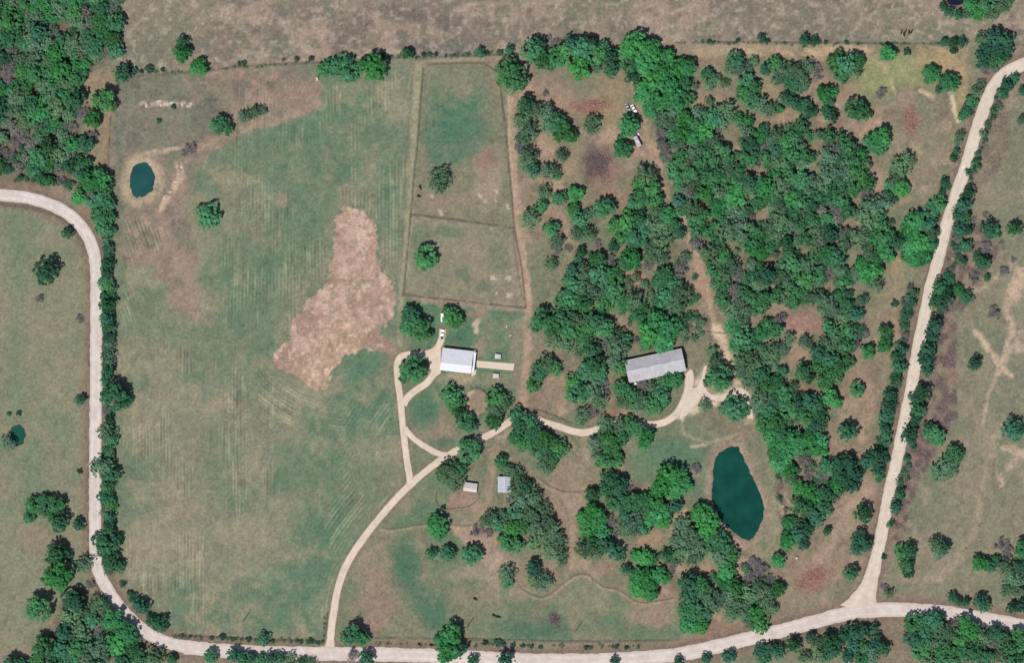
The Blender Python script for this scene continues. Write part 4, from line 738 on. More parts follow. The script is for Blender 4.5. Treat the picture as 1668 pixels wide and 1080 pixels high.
def limb_mesh(seed, lobes, trunk_r=.045, fork=.30):
    rng = np.random.RandomState(seed+999); b = MB()
    b.tube((0, 0, -.04), (rng.normal()*.02, rng.normal()*.02, fork), trunk_r*1.35, trunk_r, 7)
    b.tube((0, 0, fork*.95), (0, 0, lobes[0][0][2]), trunk_r*.9, trunk_r*.3, 6)
    for c, r, _ in lobes[1:]:
        mid = (c[0]*.45, c[1]*.45, fork+(c[2]-fork)*.55)
        b.tube((0, 0, fork*.9), mid, trunk_r*.62, trunk_r*.36, 5); b.tube(mid, tuple(c), trunk_r*.36, trunk_r*.12, 5)
    return b
def quad_faces(n): return np.arange(n*4, dtype=np.int32).reshape(-1, 4)
def gcol(t, rng, warm=.06):
    c = np.stack([t*(1+rng.normal(size=len(t))*warm), t, t*(1+rng.normal(size=len(t))*warm)], 1)
    return np.clip(c, .2, 2.2)
KINDS = {
 'g': dict(nl=9, clumps=12, leaves=15, leaf=.060, cl_r=.115),
 'b': dict(nl=8, clumps=14, leaves=16, leaf=.060, cl_r=.11, hgt=.66),
 'd': dict(nl=8, clumps=12, leaves=14, leaf=.058, cl_r=.10, hgt=.55, base=.72, tall=.45),
 's': dict(nl=10, clumps=9, leaves=10, leaf=.055, cl_r=.125, gap=.16),
 'u': dict(nl=6, clumps=8, leaves=11, leaf=.085, cl_r=.15, hgt=.40, base=.42),
}
LEAFM = {'g': 'leaf_g', 'b': 'leaf_b', 'd': 'leaf_d', 's': 'leaf_s', 'u': 'leaf_u'}
CROWN, TRUNK, RAW = {}, {}, {}
for k, kw in KINDS.items():
    for i in range(4):
        sd = 100*ord(k)+i
        v, t, lobes = crown_data(sd, **kw)
        if k == 'g': v[:, :2] *= np.array([1, .9])[None] if i % 2 else 1
        rng = np.random.RandomState(sd)
        CROWN.setdefault(k, []).append(mesh_np('crown', v, quad_faces(len(v)//4), [M[LEAFM[k]]], gcol(t, rng)))
        tb = limb_mesh(sd, lobes, .05 if k != 'u' else .03, .30 if k != 'u' else .12)
        me = bpy.data.meshes.new('trunk'); me.from_pydata(tb.v, [], tb.f); me.materials.append(M['bark']); me.update()
        TRUNK.setdefault(k, []).append(me)
# coarse versions for the crowns too many to stand alone
LOW = {}
for k in 'gbds':
    kw = dict(KINDS[k]); kw.update(clumps=7, leaves=9, leaf=.088, cl_r=.14)
    LOW[k] = [crown_data(7000+100*ord(k)+i, **kw)[:2] for i in range(3)]
# leafless trees: branching limbs and a haze of fine twigs
def bare_tree(seed):
    rng = np.random.RandomState(seed); tr = MB(); tw_c = []; tw_d = []
    def grow(p, d, L, r, dep):
        q = p+d*L
        tr.tube(p, q, r, r*.62, 5 if dep < 2 else 3, caps=False)
        if dep >= 3 or L < .12:
            for _ in range(9):
                e = d*.6+rng.normal(size=3)*.55; e /= np.linalg.norm(e); tw_c.append(q-d*L*rng.rand()*.6); tw_d.append(e*rng.uniform(.10, .24))
            return
        for _ in range(rng.randint(3, 5)):
            e = d*.75+rng.normal(size=3)*.55; e[2] = max(e[2], .02)+.05; e /= np.linalg.norm(e)
            grow(q-d*L*rng.rand()*.3, e, L*rng.uniform(.6, .82), r*.6, dep+1)
    for i in range(5):
        a = 6.283*i/5+rng.normal()*.3
        d = np.array([math.cos(a)*.75, math.sin(a)*.75, .62]); d /= np.linalg.norm(d)
        grow(np.array([0, 0, .22]), d, .34, .028, 0)
    tr.tube((0, 0, -.04), (0, 0, .26), .055, .042, 7)
    c = np.array(tw_c); d = np.array(tw_d)
    side = np.cross(d, rng.normal(size=d.shape)); side /= np.linalg.norm(side, axis=1)[:, None]; side *= .0075
    v = np.stack([c-side, c+side, c+d+side*.4, c+d-side*.4], 1).reshape(-1, 3)
    vt = np.array([tuple(x) for x in tr.v]); m = np.hypot(v[:, 0], v[:, 1]).max()
    v[:, :2] /= m; vt[:, :2] /= m
    me = bpy.data.meshes.new('trunk'); me.from_pydata(vt.tolist(), [], tr.f); me.materials.append(M['bark']); me.update()
    tm = mesh_np('twigs', v, quad_faces(len(v)//4), [M['twig']])
    return me, tm
BARE = [bare_tree(300+i) for i in range(3)]

placed = [(p[0], p[1], p[2]) for c in CL.values() for p in c[1]]
def pack(poly, seed, kinds, rr, kfac, tries=9000):
    rng = np.random.RandomState(seed); out = []
    xs = [p[0] for p in poly]; ys = [p[1] for p in poly]
    for t in range(tries):
        x = rng.uniform(min(xs), max(xs)); y = rng.uniform(min(ys), max(ys))
        r = rng.uniform(*rr)*(1 if t < tries*.6 else .72)
        if not inside(poly, x, y): continue
        if any((x-a)**2+(y-b)**2 < (r*.8+c)**2 for a, b, c in GAPS): continue
        if any((x-a)**2+(y-b)**2 < (kfac*(r+c))**2 for a, b, c in placed): continue
        k = kinds[min(len(kinds)-1, int(len(kinds)*np.clip(.5+(fbm(np.array([x/45]), np.array([y/45]), seed, 2)[0]-.5)*1.6+rng.normal()*.22, 0, .999)))]
        out.append([x, y, r, k]); placed.append((x, y, r))
    return out
packed = [('corner', pack(NWF, 5, 'xsdggbsgb', (11, 17), .62)), ('main', pack(CW, 6, 'xsdggsgggbgbs', (11, 16.5), .60))]

# ------------------------------------------------------------------ plant the trees
LOOK = {'g': 'mid green', 'b': 'bright green', 'd': 'dark bluish green', 's': 'pale grey green', 'x': 'bare grey', 'u': 'low dark'}
NAME = {'g': 'broadleaf_tree', 'b': 'leafy_tree', 'd': 'dark_tree', 's': 'sparse_tree', 'x': 'bare_tree', 'u': 'bush'}
ORD = ['', 'first', 'second', 'third', 'fourth', 'fifth', 'sixth', 'seventh', 'eighth', 'ninth', 'tenth', 'eleventh', 'twelfth', 'thirteenth', 'fourteenth', 'fifteenth', 'sixteenth', 'seventeenth', 'eighteenth', 'nineteenth', 'twentieth']
def ordn(i):
    if i <= 20: return ORD[i]
    return {2: 'twenty', 3: 'thirty', 4: 'forty'}[i//10]+('-'+ORD[i % 10] if i % 10 else 'th')
NAMEK = {'g': 'tree', 'b': 'tree', 'd': 'tree', 's': 'tree', 'x': 'leafless tree', 'u': 'bush'}
rt = np.random.RandomState(77)
counts = {}
SUN_DIR = sv
def plant(x, y, r, k, label=None, group=None):
    loc = P(x, y, 0); sc = r*S
    if k != 'u' and k != 'x': sc *= 1.13
    root = empty(NAME[k], loc, rt.rand()*6.283)
    hz = rt.uniform(.85, 1.15)
    if k == 'x':
        me, tm = BARE[rt.randint(len(BARE))]
        link('trunk', me, root, sc=(sc, sc, sc*.9*hz)); link('twigs', tm, root, sc=(sc, sc, sc*.9*hz))
    else:
        i = rt.randint(4)
        link('trunk', TRUNK[k][i], root, sc=(sc, sc, sc*hz)); link('crown', CROWN[k][i], root, sc=(sc, sc, sc*hz))
    tag(root, label, 'bush' if k == 'u' else 'tree', group)
    counts[k] = counts.get(k, 0)+1
    return root
def sizew(r, k):
    if k == 'u': return 'tiny' if r < 4.5 else ''
    return 'big' if r >= 17 else ('small' if r <= 10 else '')
SECT = ['right', 'top right', 'top', 'top left', 'left', 'bottom left', 'bottom', 'bottom right']
def area_labels(pts, where):
    n = len(pts)
    xs = [p[0] for p in pts]; ys = [p[1] for p in pts]
    cx, cy = (min(xs)+max(xs))/2, (min(ys)+max(ys))/2; hx, hy = max((max(xs)-min(xs))/2, 1), max((max(ys)-min(ys))/2, 1)
    def sector(i):
        u, v = (pts[i][0]-cx)/hx, (cy-pts[i][1])/hy
        if math.hypot(u, v) < .36: return 'centre'
        return SECT[int(round(math.atan2(v, u)/(math.pi/4))) % 8]
    lab = {}; bases = {}
    for i in range(n): bases.setdefault((sizew(pts[i][2], pts[i][3]), pts[i][3]), []).append(i)
    wh = where[3:] if where.startswith('of ') else where
    for (sz, k), idx in bases.items():
        nm = ' '.join(w for w in (sz, LOOK[k], NAMEK[k]) if w)
        if len(idx) == 1: lab[idx[0]] = f'{nm} {where}'; continue
        secs = {}
        for i in idx: secs.setdefault(sector(i), []).append(i)
        for s_, jj in secs.items():
            if len(jj) == 1: lab[jj[0]] = f'{nm} {where}, {s_} part'; continue
            vert = (max(pts[i][1] for i in jj)-min(pts[i][1] for i in jj)) > (max(pts[i][0] for i in jj)-min(pts[i][0] for i in jj))
            jj.sort(key=lambda i: pts[i][1] if vert else pts[i][0])
            a, z = ('top', 'bottom') if vert else ('left', 'right')
            for q, i in enumerate(jj):
                o = f'{a}most' if q == 0 else (f'{z}most' if q == len(jj)-1 else f'{ordn(q+1)} from {a}')
                lab[i] = f'{nm} {where}, {s_} part, {o}'
    return lab
def shorten(lab):
    for i in lab:
        t_ = lab[i]
        for cut in (' part', 'the ', 'in ', 'a '):
            if len(t_.split()) > 15: t_ = ' '.join(w for w in t_.replace(' part,', ',' if cut == ' part' else ' part,').split() if w != cut.strip())
        lab[i] = t_
for key, (where, pts, axis, group) in CL.items():
    n = len(pts)
    grp = group or ('trees '+where if axis == 'area' else 'trees in '+where)
    if axis in ('ns', 'ew'):
        order = sorted(range(n), key=lambda i: pts[i][1] if axis == 'ns' else pts[i][0])
        bases = {}
        for i in order: bases.setdefault((sizew(pts[i][2], pts[i][3]), pts[i][3]), []).append(i)
        lab = {}
        for (sz, k), idx in bases.items():
            for j, i in enumerate(idx):
                nm = ' '.join(w for w in (sz, LOOK[k], NAMEK[k]) if w)
                end = 'top' if axis == 'ns' else 'left'; end2 = 'bottom' if axis == 'ns' else 'right'
                m = len(idx)
                if m == 1: lab[i] = f'{nm} in {where}'
                elif j <= m-1-j: lab[i] = (f'{end}most ' if j == 0 else f'{ordn(j+1)} ')+nm+(f' from the {end}' if j else '')+f' of {where}'
                else: lab[i] = (f'{end2}most ' if j == m-1 else f'{ordn(m-j)} ')+nm+(f' from the {end2}' if j < m-1 else '')+f' of {where}'
    else: lab = area_labels(pts, where)
    shorten(lab)
    for i, p in enumerate(pts):
        plant(p[0], p[1], p[2], p[3], lab[i], grp)
WHERE = {'corner': 'in the corner forest', 'main': 'in the big dense wood'}
rest = []
for key, lst in packed:
    lst = sorted(lst, key=lambda p: -p[2]); one = []
    for p in lst:
        if counts.get(p[3], 0)+sum(1 for o in one if o[3] == p[3]) < 292 and p[2] > 12.2: one.append(p)
        else: rest.append(tuple(p))
    lab = area_labels(one, WHERE[key]); shorten(lab)
    for i, (x, y, r, k) in enumerate(one): plant(x, y, r, k, lab[i], 'trees '+WHERE[key])
# the remaining small crowns and saplings between them: one mass
ru = np.random.RandomState(9)
MIDW = [(925, 470), (950, 420), (1000, 400), (1010, 355), (1050, 345), (1085, 345), (1115, 400), (1140, 450), (1150, 520), (1140, 555), (1110, 555), (1020, 580), (960, 600), (900, 560), (868, 525), (905, 500)]
EASTW = [(1200, 545), (1260, 560), (1285, 640), (1340, 650), (1345, 740), (1400, 760), (1390, 810), (1330, 860), (1285, 890), (1275, 850), (1315, 800), (1268, 760), (1248, 700), (1215, 610)]
LOWW = [(1115, 945), (1180, 925), (1230, 920), (1260, 960), (1240, 1010), (1200, 1000), (1165, 980), (1140, 1020), (1115, 1020)]
SEW = [(1485, 1015), (1590, 1010), (1668, 1040), (1668, 1080), (1490, 1080)]
SWW = [(70, 1050), (120, 985), (170, 985), (215, 1030), (250, 1070), (230, 1080), (70, 1080)]
for poly, n in ((NWF, 300), (CW, 520), (MIDW, 150), (EASTW, 110), (LOWW, 50), (SEW, 60), (SWW, 60)):
    xs = [p[0] for p in poly]; ys = [p[1] for p in poly]; c = 0
    while c < n:
        x = ru.uniform(min(xs), max(xs)); y = ru.uniform(min(ys), max(ys))
        if inside(poly, x, y) and not any((x-a)**2+(y-b)**2 < (q+2)**2 for a, b, q in GAPS):
            rest.append((x, y, ru.uniform(4.5, 9), 'sssgdxgsxs'[ru.randint(10)])); c += 1
# thin rank growth along the hedgerows and fences
HEDGE = [([(176, 400), (176, 640)], 5, 190, (4.5, 8.5)), ([(177, 670), (178, 930)], 5, 160, (4.5, 8.5)), ([(200, 950), (232, 995), (262, 1020)], 5, 22, (3, 6)), ([(1540, 300), (1515, 410)], 5, 26, (3, 6)), ([(1482, 470), (1466, 570), (1448, 690), (1432, 780)], 6, 120, (4, 8)), ([(1640, 140), (1600, 230), (1574, 320), (1548, 450), (1520, 540), (1492, 680), (1470, 780), (1448, 860)], 6, 160, (3, 7)),
         ([(200, 118), (325, 115), (520, 100)], 2, 40, (1.6, 3.4)), ([(620, 93), (840, 87)], 3, 60, (1.8, 4)), ([(1100, 69), (1545, 72)], 2, 55, (1.6, 3.6)), ([(285, 1038), (525, 1047)], 2, 55, (1.6, 4)), ([(600, 1050), (720, 1052)], 2, 14, (1.5, 3)), ([(760, 1050), (1040, 1056)], 3, 45, (1.5, 3.6)), ([(20, 290), (130, 300)], 6, 30, (3, 6)), ([(1266, 760), (1280, 840)], 5, 20, (2.5, 5)), ([(528, 1005), (527, 1042)], 1.5, 12, (1.5, 2.4))]
for pts_, sp, n, (ra, rb) in HEDGE:
    c = catmull(pts_, 4)
    for _ in range(n):
        t = c[ru.randint(len(c))]; rest.append((t[0]+ru.normal()*sp*.6, t[1]+ru.normal()*sp*.6, ru.uniform(ra, rb), 'dsgdxgsd'[ru.randint(8)]))
V, Cc = [], []
for x, y, r, k in rest:
    kk = 's' if k == 'x' else k
    v, t = LOW[kk][ru.randint(3)]
    small = r < 9.01
    if small:
        keep = ru.rand(len(v)//4) < (.42 if r > 4 else .16); keep = np.repeat(keep, 4); v = v[keep]; t = t[keep]
    a = ru.rand()*6.283; ca, sa = math.cos(a), math.sin(a); sc = r*S
    w = np.stack([(v[:, 0]*ca-v[:, 1]*sa)*sc, (v[:, 0]*sa+v[:, 1]*ca)*sc, v[:, 2]*sc*ru.uniform(.9, 1.2)], 1)+np.array(P(x, y, 0))
    base = {'g': (.064, .198, .090), 'b': (.056, .226, .080), 'd': (.047, .142, .080), 's': (.110, .206, .120)}[kk]
    if k == 'x': base = (.165, .165, .15)
    V.append(w); Cc.append(np.array(base)[None]*(t*ru.uniform(.75, 1.2))[:, None])
V = np.concatenate(V); Cc = np.concatenate(Cc)
M['leaf_mass'] = mat_leaf('leaf_mass', (1, 1, 1), vary=0, hue=0)
o = link('woodland', mesh_np('woodland', V, quad_faces(len(V)//4), [M['leaf_mass']], Cc))
tag(o, 'small saplings and scrub in the woods and along the hedgerows', kind='stuff')
import sys; print('TREES', file=sys.stderr); print('TREES', counts, 'rest', len(rest), 'tris', len(V)//2)

# ------------------------------------------------------------------ buildings
def ang(a, b): return math.atan2(-(b[1]-a[1]), b[0]-a[0])
def gable_building(name, label, cat, c, L, Wn, rz, eave, rise, ridge_off, roofm, wallm, base=None, windows=(), doors=(), over=.35, seams=.9, extras=None):
    """L along local x, Wn across local y; ridge_off = ridge shift to local +y as a share of the half width"""
    root = empty(name, P(c[0], c[1], 0), rz); tag(root, label, cat)
    hl, hw = L/2-over, Wn/2-over; ry = ridge_off*Wn/2
    # walls: four sheets 0.15 thick with gable ends
    w = MB()
    for sx in (-1, 1):
        x = sx*hl; xi_ = x-sx*.15
        rz_ = eave+rise*.985
        prof = [(-hw, -.05), (hw, -.05), (hw, eave+.02), (ry, rz_-.10), (-hw, eave+.02)]
        n = 5
        w.add([(x, a, z) for a, z in prof]+[(xi_, a, z) for a, z in prof], [tuple(range(n)) if sx > 0 else tuple(range(n-1, -1, -1)), tuple(range(2*n-1, n-1, -1)) if sx > 0 else tuple(range(n, 2*n))]+[(i, n+i, n+(i+1) % n, (i+1) % n) for i in range(n)])
    for sy in (-1, 1): w.box((0, sy*(hw-.075), eave/2-.02), (2*hl-.304, .15, eave+.04))
    w.build('wall', wallm, root)
    # two roof slopes as slabs with raised standing seams, children of their slope
    for sy in (-1, 1):
        y1 = sy*Wn/2; y0 = ry
        slope = rise/(abs(y1-y0)-over) if abs(y1-y0) > over else rise
        z0 = eave+rise; z1 = z0-slope*abs(y1-y0)
        t = .07
        r = MB(); x = L/2
        vs = [(-x, y0, z0), (x, y0, z0), (x, y1, z1), (-x, y1, z1), (-x, y0, z0+t), (x, y0, z0+t), (x, y1, z1+t), (-x, y1, z1+t)]
        fs = [(0, 1, 2, 3), (4, 7, 6, 5), (0, 4, 5, 1), (1, 5, 6, 2), (2, 6, 7, 3), (3, 7, 4, 0)]
        if sy > 0: fs = [tuple(reversed(f)) for f in fs]
        r.add(vs, [tuple(reversed(f)) for f in fs] if sy > 0 else fs)
        ro = r.build('roof', roofm, root)
        k = int(L/seams); sm = MB()
        for i in range(1, k):
            xx = -x+i*L/k
            a, b_ = .02, t+.055
            sm.add([(xx-.035, y0, z0+t-.02), (xx+.035, y0, z0+t-.02), (xx+.035, y1, z1+t-.02), (xx-.035, y1, z1+t-.02), (xx-.035, y0, z0+b_), (xx+.035, y0, z0+b_), (xx+.035, y1, z1+b_), (xx-.035, y1, z1+b_)], [(3, 2, 1, 0), (4, 5, 6, 7), (0, 1, 5, 4), (1, 2, 6, 5), (2, 3, 7, 6), (3, 0, 4, 7)])
        so = sm.build('roof_seam', M['seam'] if roofm is M['roof_w'] else roofm, ro); so['kind'] = 'stuff'
        g = MB(); g.box((0, y1+sy*.065, z1+.0), (L, .12, .12)); g.build('gutter', M['wall_w'], root)
    rc = MB(); rc.box((0, ry, eave+rise+.10), (L+.04, .34, .05)); rc.build('ridge_cap', M['seam'], root)
    for (side, u, zc, ww, hh) in windows:
        m1, m2 = MB(), MB()
        if side in 'ns':
            y = hw*(1 if side == 'n' else -1); s_ = 1 if side == 'n' else -1
            m1.box((u, y+s_*.03, zc), (ww+.16, .07, hh+.16)); m2.box((u, y+s_*.055, zc), (ww, .05, hh))
        else:
            x = hl*(1 if side == 'e' else -1); s_ = 1 if side == 'e' else -1
            m1.box((x+s_*.03, u, zc), (.07, ww+.16, hh+.16)); m2.box((x+s_*.055, u, zc), (.05, ww, hh))
        f = m1.build('window', M['white'], root); m2.build('pane', M['glass'], f)
    for (side, u, ww, hh) in doors:
        m1, m2 = MB(), MB()
        if side in 'ns':
            s_ = 1 if side == 'n' else -1; m1.box((u, s_*(hw+.03), hh/2), (ww, .08, hh)); m2.box((u+ww*.4, s_*(hw+.10), hh*.48), (.05, .08, .14))
        else:
            s_ = 1 if side == 'e' else -1; m1.box((s_*(hl+.03), u, hh/2), (.08, ww, hh)); m2.box((s_*(hl+.10), u+ww*.4, hh*.48), (.08, .05, .14))
        d = m1.build('door', M['greyp'], root); m2.build('handle', M['rim'], d)
    if extras: extras(root, hl, hw, eave, rise, ry)
    return root

def house_extra(root, hl, hw, eave, rise, ry):
    a = MB(); a.box((hl+.95, .2, 2.72), (1.95, 2*hw-.2, .09)); aw = a.build('awning', M['roof_w'], root)
    p = MB()
    for y in (-hw+.6, 0.2, hw-.4):
        q = MB(); q.box((hl+1.75, y, 1.33), (.12, .12, 2.66)); q.build('post', M['white'], root)
    v = MB(); v.tube((-hl*.4, 2.0, eave+rise*.5), (-hl*.4, 2.0, eave+rise+.5), .08, n=8); v.build('vent_pipe', M['greyp'], root)
    s = MB(); s.box((hl+.7, hw+.5, .8), (1.2, 1.0, 1.6)); s.box((hl+.7, hw+.5, 1.63), (1.3, 1.1, .08)); s.build('lean_to', M['wall_w'], root)
house_c = (745, 587.5)
gable_building('farm_house', 'white metal roofed house with grey north slope at the head of the gravel drive', 'house', (744.2, 587.6), 16.6, 11.9, ang((721, 567), (773, 573)), 3.0, 2.25, -.30, M['roof_w'], M['wall_w'],
    windows=[('s', -5, 1.6, 1.2, 1.1), ('s', -1.5, 1.6, 1.2, 1.1), ('s', 4.5, 1.6, 1.2, 1.1), ('n', -4, 1.6, 1.2, 1.1), ('n', 0, 1.6, 1.2, 1.1), ('n', 4, 1.6, 1.2, 1.1), ('w', 2.5, 1.6, 1.1, 1.1)], doors=[('s', 1.6, 1.0, 2.05), ('w', -1.5, 3.2, 2.4), ('e', 0, 1.0, 2.05)], extras=house_extra)
def barn_extra(root, hl, hw, eave, rise, ry):
    for x in (-4, 5.5):
        v = MB(); v.box((x, ry+.05, eave+rise+.17), (2.6, .5, .16)); v.build('ridge_vent', M['greyp'], root)
    for x, y in ((-10, -3.2), (-1, -4.0)):
        v = MB(); v.tube((x, y, eave+.6), (x, y, eave+2.0), .10, n=8); v.build('vent_pipe', M['greyp'], root)
gable_building('long_building', 'long grey metal roofed building among trees beside the sandy turning loop', 'building', (1067, 595.8), 31.4, 12.0, ang((1019, 588), (1111, 568.3)), 3.5, 2.0, .0, M['roof_l'], M['wall_g'],
    windows=[('s', -11, 1.7, 1.4, 1.1), ('s', -6.5, 1.7, 1.4, 1.1), ('s', 3, 1.7, 1.4, 1.1), ('s', 8, 1.7, 1.4, 1.1), ('n', -9, 1.7, 1.4, 1.1), ('n', -2, 1.7, 1.4, 1.1), ('n', 6, 1.7, 1.4, 1.1)], doors=[('s', -2, 1.1, 2.1), ('e', -2.6, 3.4, 2.6), ('n', 10, 1.1, 2.1)], seams=.8, extras=barn_extra)
gable_building('loafing_shed', 'small pinkish roofed shed at the top of the curved dirt corral', 'shed', (766.2, 794), 7.2, 4.4, ang((755.5, 787), (777, 790)), 2.2, .8, -.35, M['roof_p'], M['wood'], doors=[('n', 1.5, 1.0, 1.9)], over=.2, seams=.7)
gable_building('grey_shed', 'blue grey roofed shed tucked against the grove by the dirt track', 'shed', (821.5, 789.5), 8.6, 6.6, ang((812, 790), (831.5, 792))+R(-84)+R(90)+R(90), 2.4, .5, .0, M['roof_b'], M['wall_g'], doors=[('w', 0, 2.4, 2.1)], over=.2, seams=.7)
for i, (x, y, lb) in enumerate(((811, 580.8, 'tiny white roofed shelter on the lawn above the walkway'), (808, 612.6, 'tiny white roofed shelter on the lawn below the walkway'))):
    root = empty('animal_shelter', P(x, y, 0), R(-4)); tag(root, lb, 'shelter', 'tiny white shelters by the walkway')
    for sx in (-1, 1):
        b = MB(); b.box((sx*1.25, 0, .65), (.08, 2.0, 1.3)); b.build('side_panel', M['wood'], root)
    b = MB(); b.box((0, .98, .62), (2.42, .08, 1.24)); b.build('back_panel', M['wood'], root)
    for sx in (-1, 1):
        b = MB(); b.add([(sx*.0, -1.25, 1.62), (sx*0, 1.25, 1.62), (sx*1.55, 1.25, 1.3), (sx*1.55, -1.25, 1.3), (sx*.0, -1.25, 1.68), (sx*0, 1.25, 1.68), (sx*1.55, 1.25, 1.36), (sx*1.55, -1.25, 1.36)],
            [(3, 2, 1, 0), (4, 5, 6, 7), (0, 1, 5, 4), (1, 2, 6, 5), (2, 3, 7, 6), (3, 0, 4, 7)] if sx < 0 else [(0, 1, 2, 3), (7, 6, 5, 4), (4, 5, 1, 0), (5, 6, 2, 1), (6, 7, 3, 2), (7, 4, 0, 3)])
        b.build('roof', M['roof_p'], root)

# ------------------------------------------------------------------ vehicles
def wheels(root, spots, r=.36, w=.24):
    for x, y in spots:
        t = MB(); t.tube((x, y-w/2, r), (x, y+w/2, r), r, n=16); o = t.build('wheel', M['tyre'], root)
        h = MB(); h.tube((x, y-w/2-.012, r), (x, y+w/2+.012, r), r*.58, n=12); h.build('rim', M['rim'], o)
def vehicle(name, label, cat, at, rz, paint, kind):
    root = empty(name, P(at[0], at[1], .0), rz); tag(root, label, cat)
    hw = .92
    b = MB()
    if kind == 'pickup':
        prof = [(-2.7, .42), (2.62, .42), (2.72, .62), (2.66, .98), (1.35, 1.08), (-2.72, 1.04), (-2.76, .6)]
        b.prism(prof, -hw, hw); b.build('body', paint, root, bevel=.06)
        cab = MB(); top = [(1.3, 1.06), (.55, 1.78), (-.75, 1.80), (-.95, 1.06)]
        v = [(x, -hw*.95, z) if z < 1.2 else (x, -hw*.78, z) for x, z in top]+[(x, hw*.95, z) if z < 1.2 else (x, hw*.78, z) for x, z in top]
        cab.add(v, [(0, 1, 2, 3), (7, 6, 5, 4), (0, 4, 5, 1), (1, 5, 6, 2), (2, 6, 7, 3), (3, 7, 4, 0)]); cab.build('cab', paint, root, bevel=.05)
        bed = MB(); bed.box((-1.85, 0, 1.052), (1.65, 1.5, .02)); bed.build('bed', M['darkp'], root)
        for s in (-1, 1): q = MB(); q.box((-1.85, s*.83, 1.09), (1.7, .12, .12)); q.build('bed_rail', paint, root)
        ws = MB(); ws.add([(1.25, -.75, 1.13), (1.25, .75, 1.13), (.62, .66, 1.73), (.62, -.66, 1.73)], [(0, 1, 2, 3)]); ws.build('windscreen', M['glass'], root)
        rw = MB(); rw.add([(-.955, .7, 1.15), (-.955, -.7, 1.15), (-.80, -.62, 1.70), (-.80, .62, 1.70)], [(0, 1, 2, 3)]); rw.build('rear_window', M['glass'], root)
        wheels(root, [(1.75, -.84), (1.75, .84), (-1.75, -.84), (-1.75, .84)])
        for s in (-1, 1):
            q = MB(); q.box((2.68, s*.66, .80), (.08, .34, .18)); q.build('headlight', M['white'], root)
    elif kind == 'car':
        prof = [(-2.2, .40), (2.15, .40), (2.25, .60), (2.1, .82), (1.0, .94), (-1.5, .96), (-2.2, .88), (-2.28, .58)]
        b.prism(prof, -.87, .87); b.build('body', paint, root, bevel=.07)
        cab = MB(); top = [(1.0, .92), (.25, 1.40), (-.95, 1.41), (-1.65, .93)]
        v = [(x, -.80 if z < 1.1 else -.62, z) for x, z in top]+[(x, .80 if z < 1.1 else .62, z) for x, z in top]
        cab.add(v, [(0, 1, 2, 3), (7, 6, 5, 4), (0, 4, 5, 1), (1, 5, 6, 2), (2, 6, 7, 3), (3, 7, 4, 0)]); cab.build('cabin', M['glass'], root, bevel=.04)
        rf = MB(); rf.box((-.35, 0, 1.425), (1.2, 1.24, .05)); rf.build('roof', paint, root, bevel=.02)
        wheels(root, [(1.4, -.78), (1.4, .78), (-1.4, -.78), (-1.4, .78)], .31, .2)
        for s in (-1, 1):
            q = MB(); q.box((2.2, s*.6, .66), (.08, .32, .14)); q.build('headlight', M['white'], root)
            q = MB(); q.box((-2.25, s*.6, .74), (.06, .3, .12)); q.build('tail_light', M['lamp'], root)
    elif kind == 'box':      # enclosed trailer
        b.box((0, 0, 1.45), (4.6, 1.5, 1.9)); b.build('body', paint, root, bevel=.10)
        t = MB(); t.tube((2.3, -.5, .5), (3.3, 0, .45), .05); t.tube((2.3, .5, .5), (3.3, 0, .45), .05); t.build('tow_bar', M['greyp'], root)
        v = MB(); v.box((.3, 0, 2.44), (.5, .5, .10)); v.build('roof_vent', M['greyp'], root)
        f = MB(); f.box((0, 0, .46), (4.4, 1.3, .10)); f.build('chassis', M['darkp'], root)
        wheels(root, [(-.5, -.80), (-.5, .80)], .32, .18)
    elif kind == 'camper':
        prof = [(-3.1, .55), (2.9, .55), (3.2, 1.0), (3.05, 2.35), (2.6, 2.62), (-2.9, 2.62), (-3.15, 2.3)]
        b.prism(prof, -1.12, 1.12); b.build('body', paint, root, bevel=.09)
        for x, y, s in ((-1.3, .2, .5), (1.5, -.2, .4)): v = MB(); v.box((x, y, 2.68), (s, s, .12)); v.build('roof_vent', M['darkp'], root)
        v = MB(); v.box((.2, 0, 2.75), (1.0, .75, .26), taper=.85); v.build('roof_unit', M['wall_w'], root)
        for x in (-1.9, 1.2):
            for s in (-1, 1): v = MB(); v.box((x, s*1.125, 1.8), (1.0, .03, .6)); v.build('window', M['glass'], root)
        v = MB(); v.box((-.3, 1.13, 1.5), (.7, .03, 1.7)); v.build('door', M['wall_w'], root)
        t = MB(); t.tube((2.9, -.5, .55), (4.1, 0, .5), .06); t.tube((2.9, .5, .55), (4.1, 0, .5), .06); t.build('tow_bar', M['darkp'], root)
        wheels(root, [(-.9, -1.0), (-.9, 1.0), (-.1, -1.0), (-.1, 1.0)], .34, .2)
    return root
vehicle('pickup_truck', 'white pickup truck parked on the drive above the white house', 'truck', (720.6, 545), R(84), M['white'], 'pickup')
vehicle('cargo_trailer', 'narrow white trailer at the end of the drive beside a tree', 'trailer', (720.4, 517.5), R(-90), M['white'], 'box')
vehicle('old_car', 'dark old car with a grey bonnet above the leafy tree in the clearing', 'car', (1022.3, 174.5), R(-66), M['greyp'], 'car')
vehicle('white_car', 'white car parked right beside the dark old car', 'car', (1032.2, 176.5), R(-62), M['white'], 'car')
vehicle('camper_trailer', 'grey roofed camper trailer squeezed between two trees and the dirt track', 'trailer', (1037.8, 230), R(-64), M['roof_l'], 'camper')
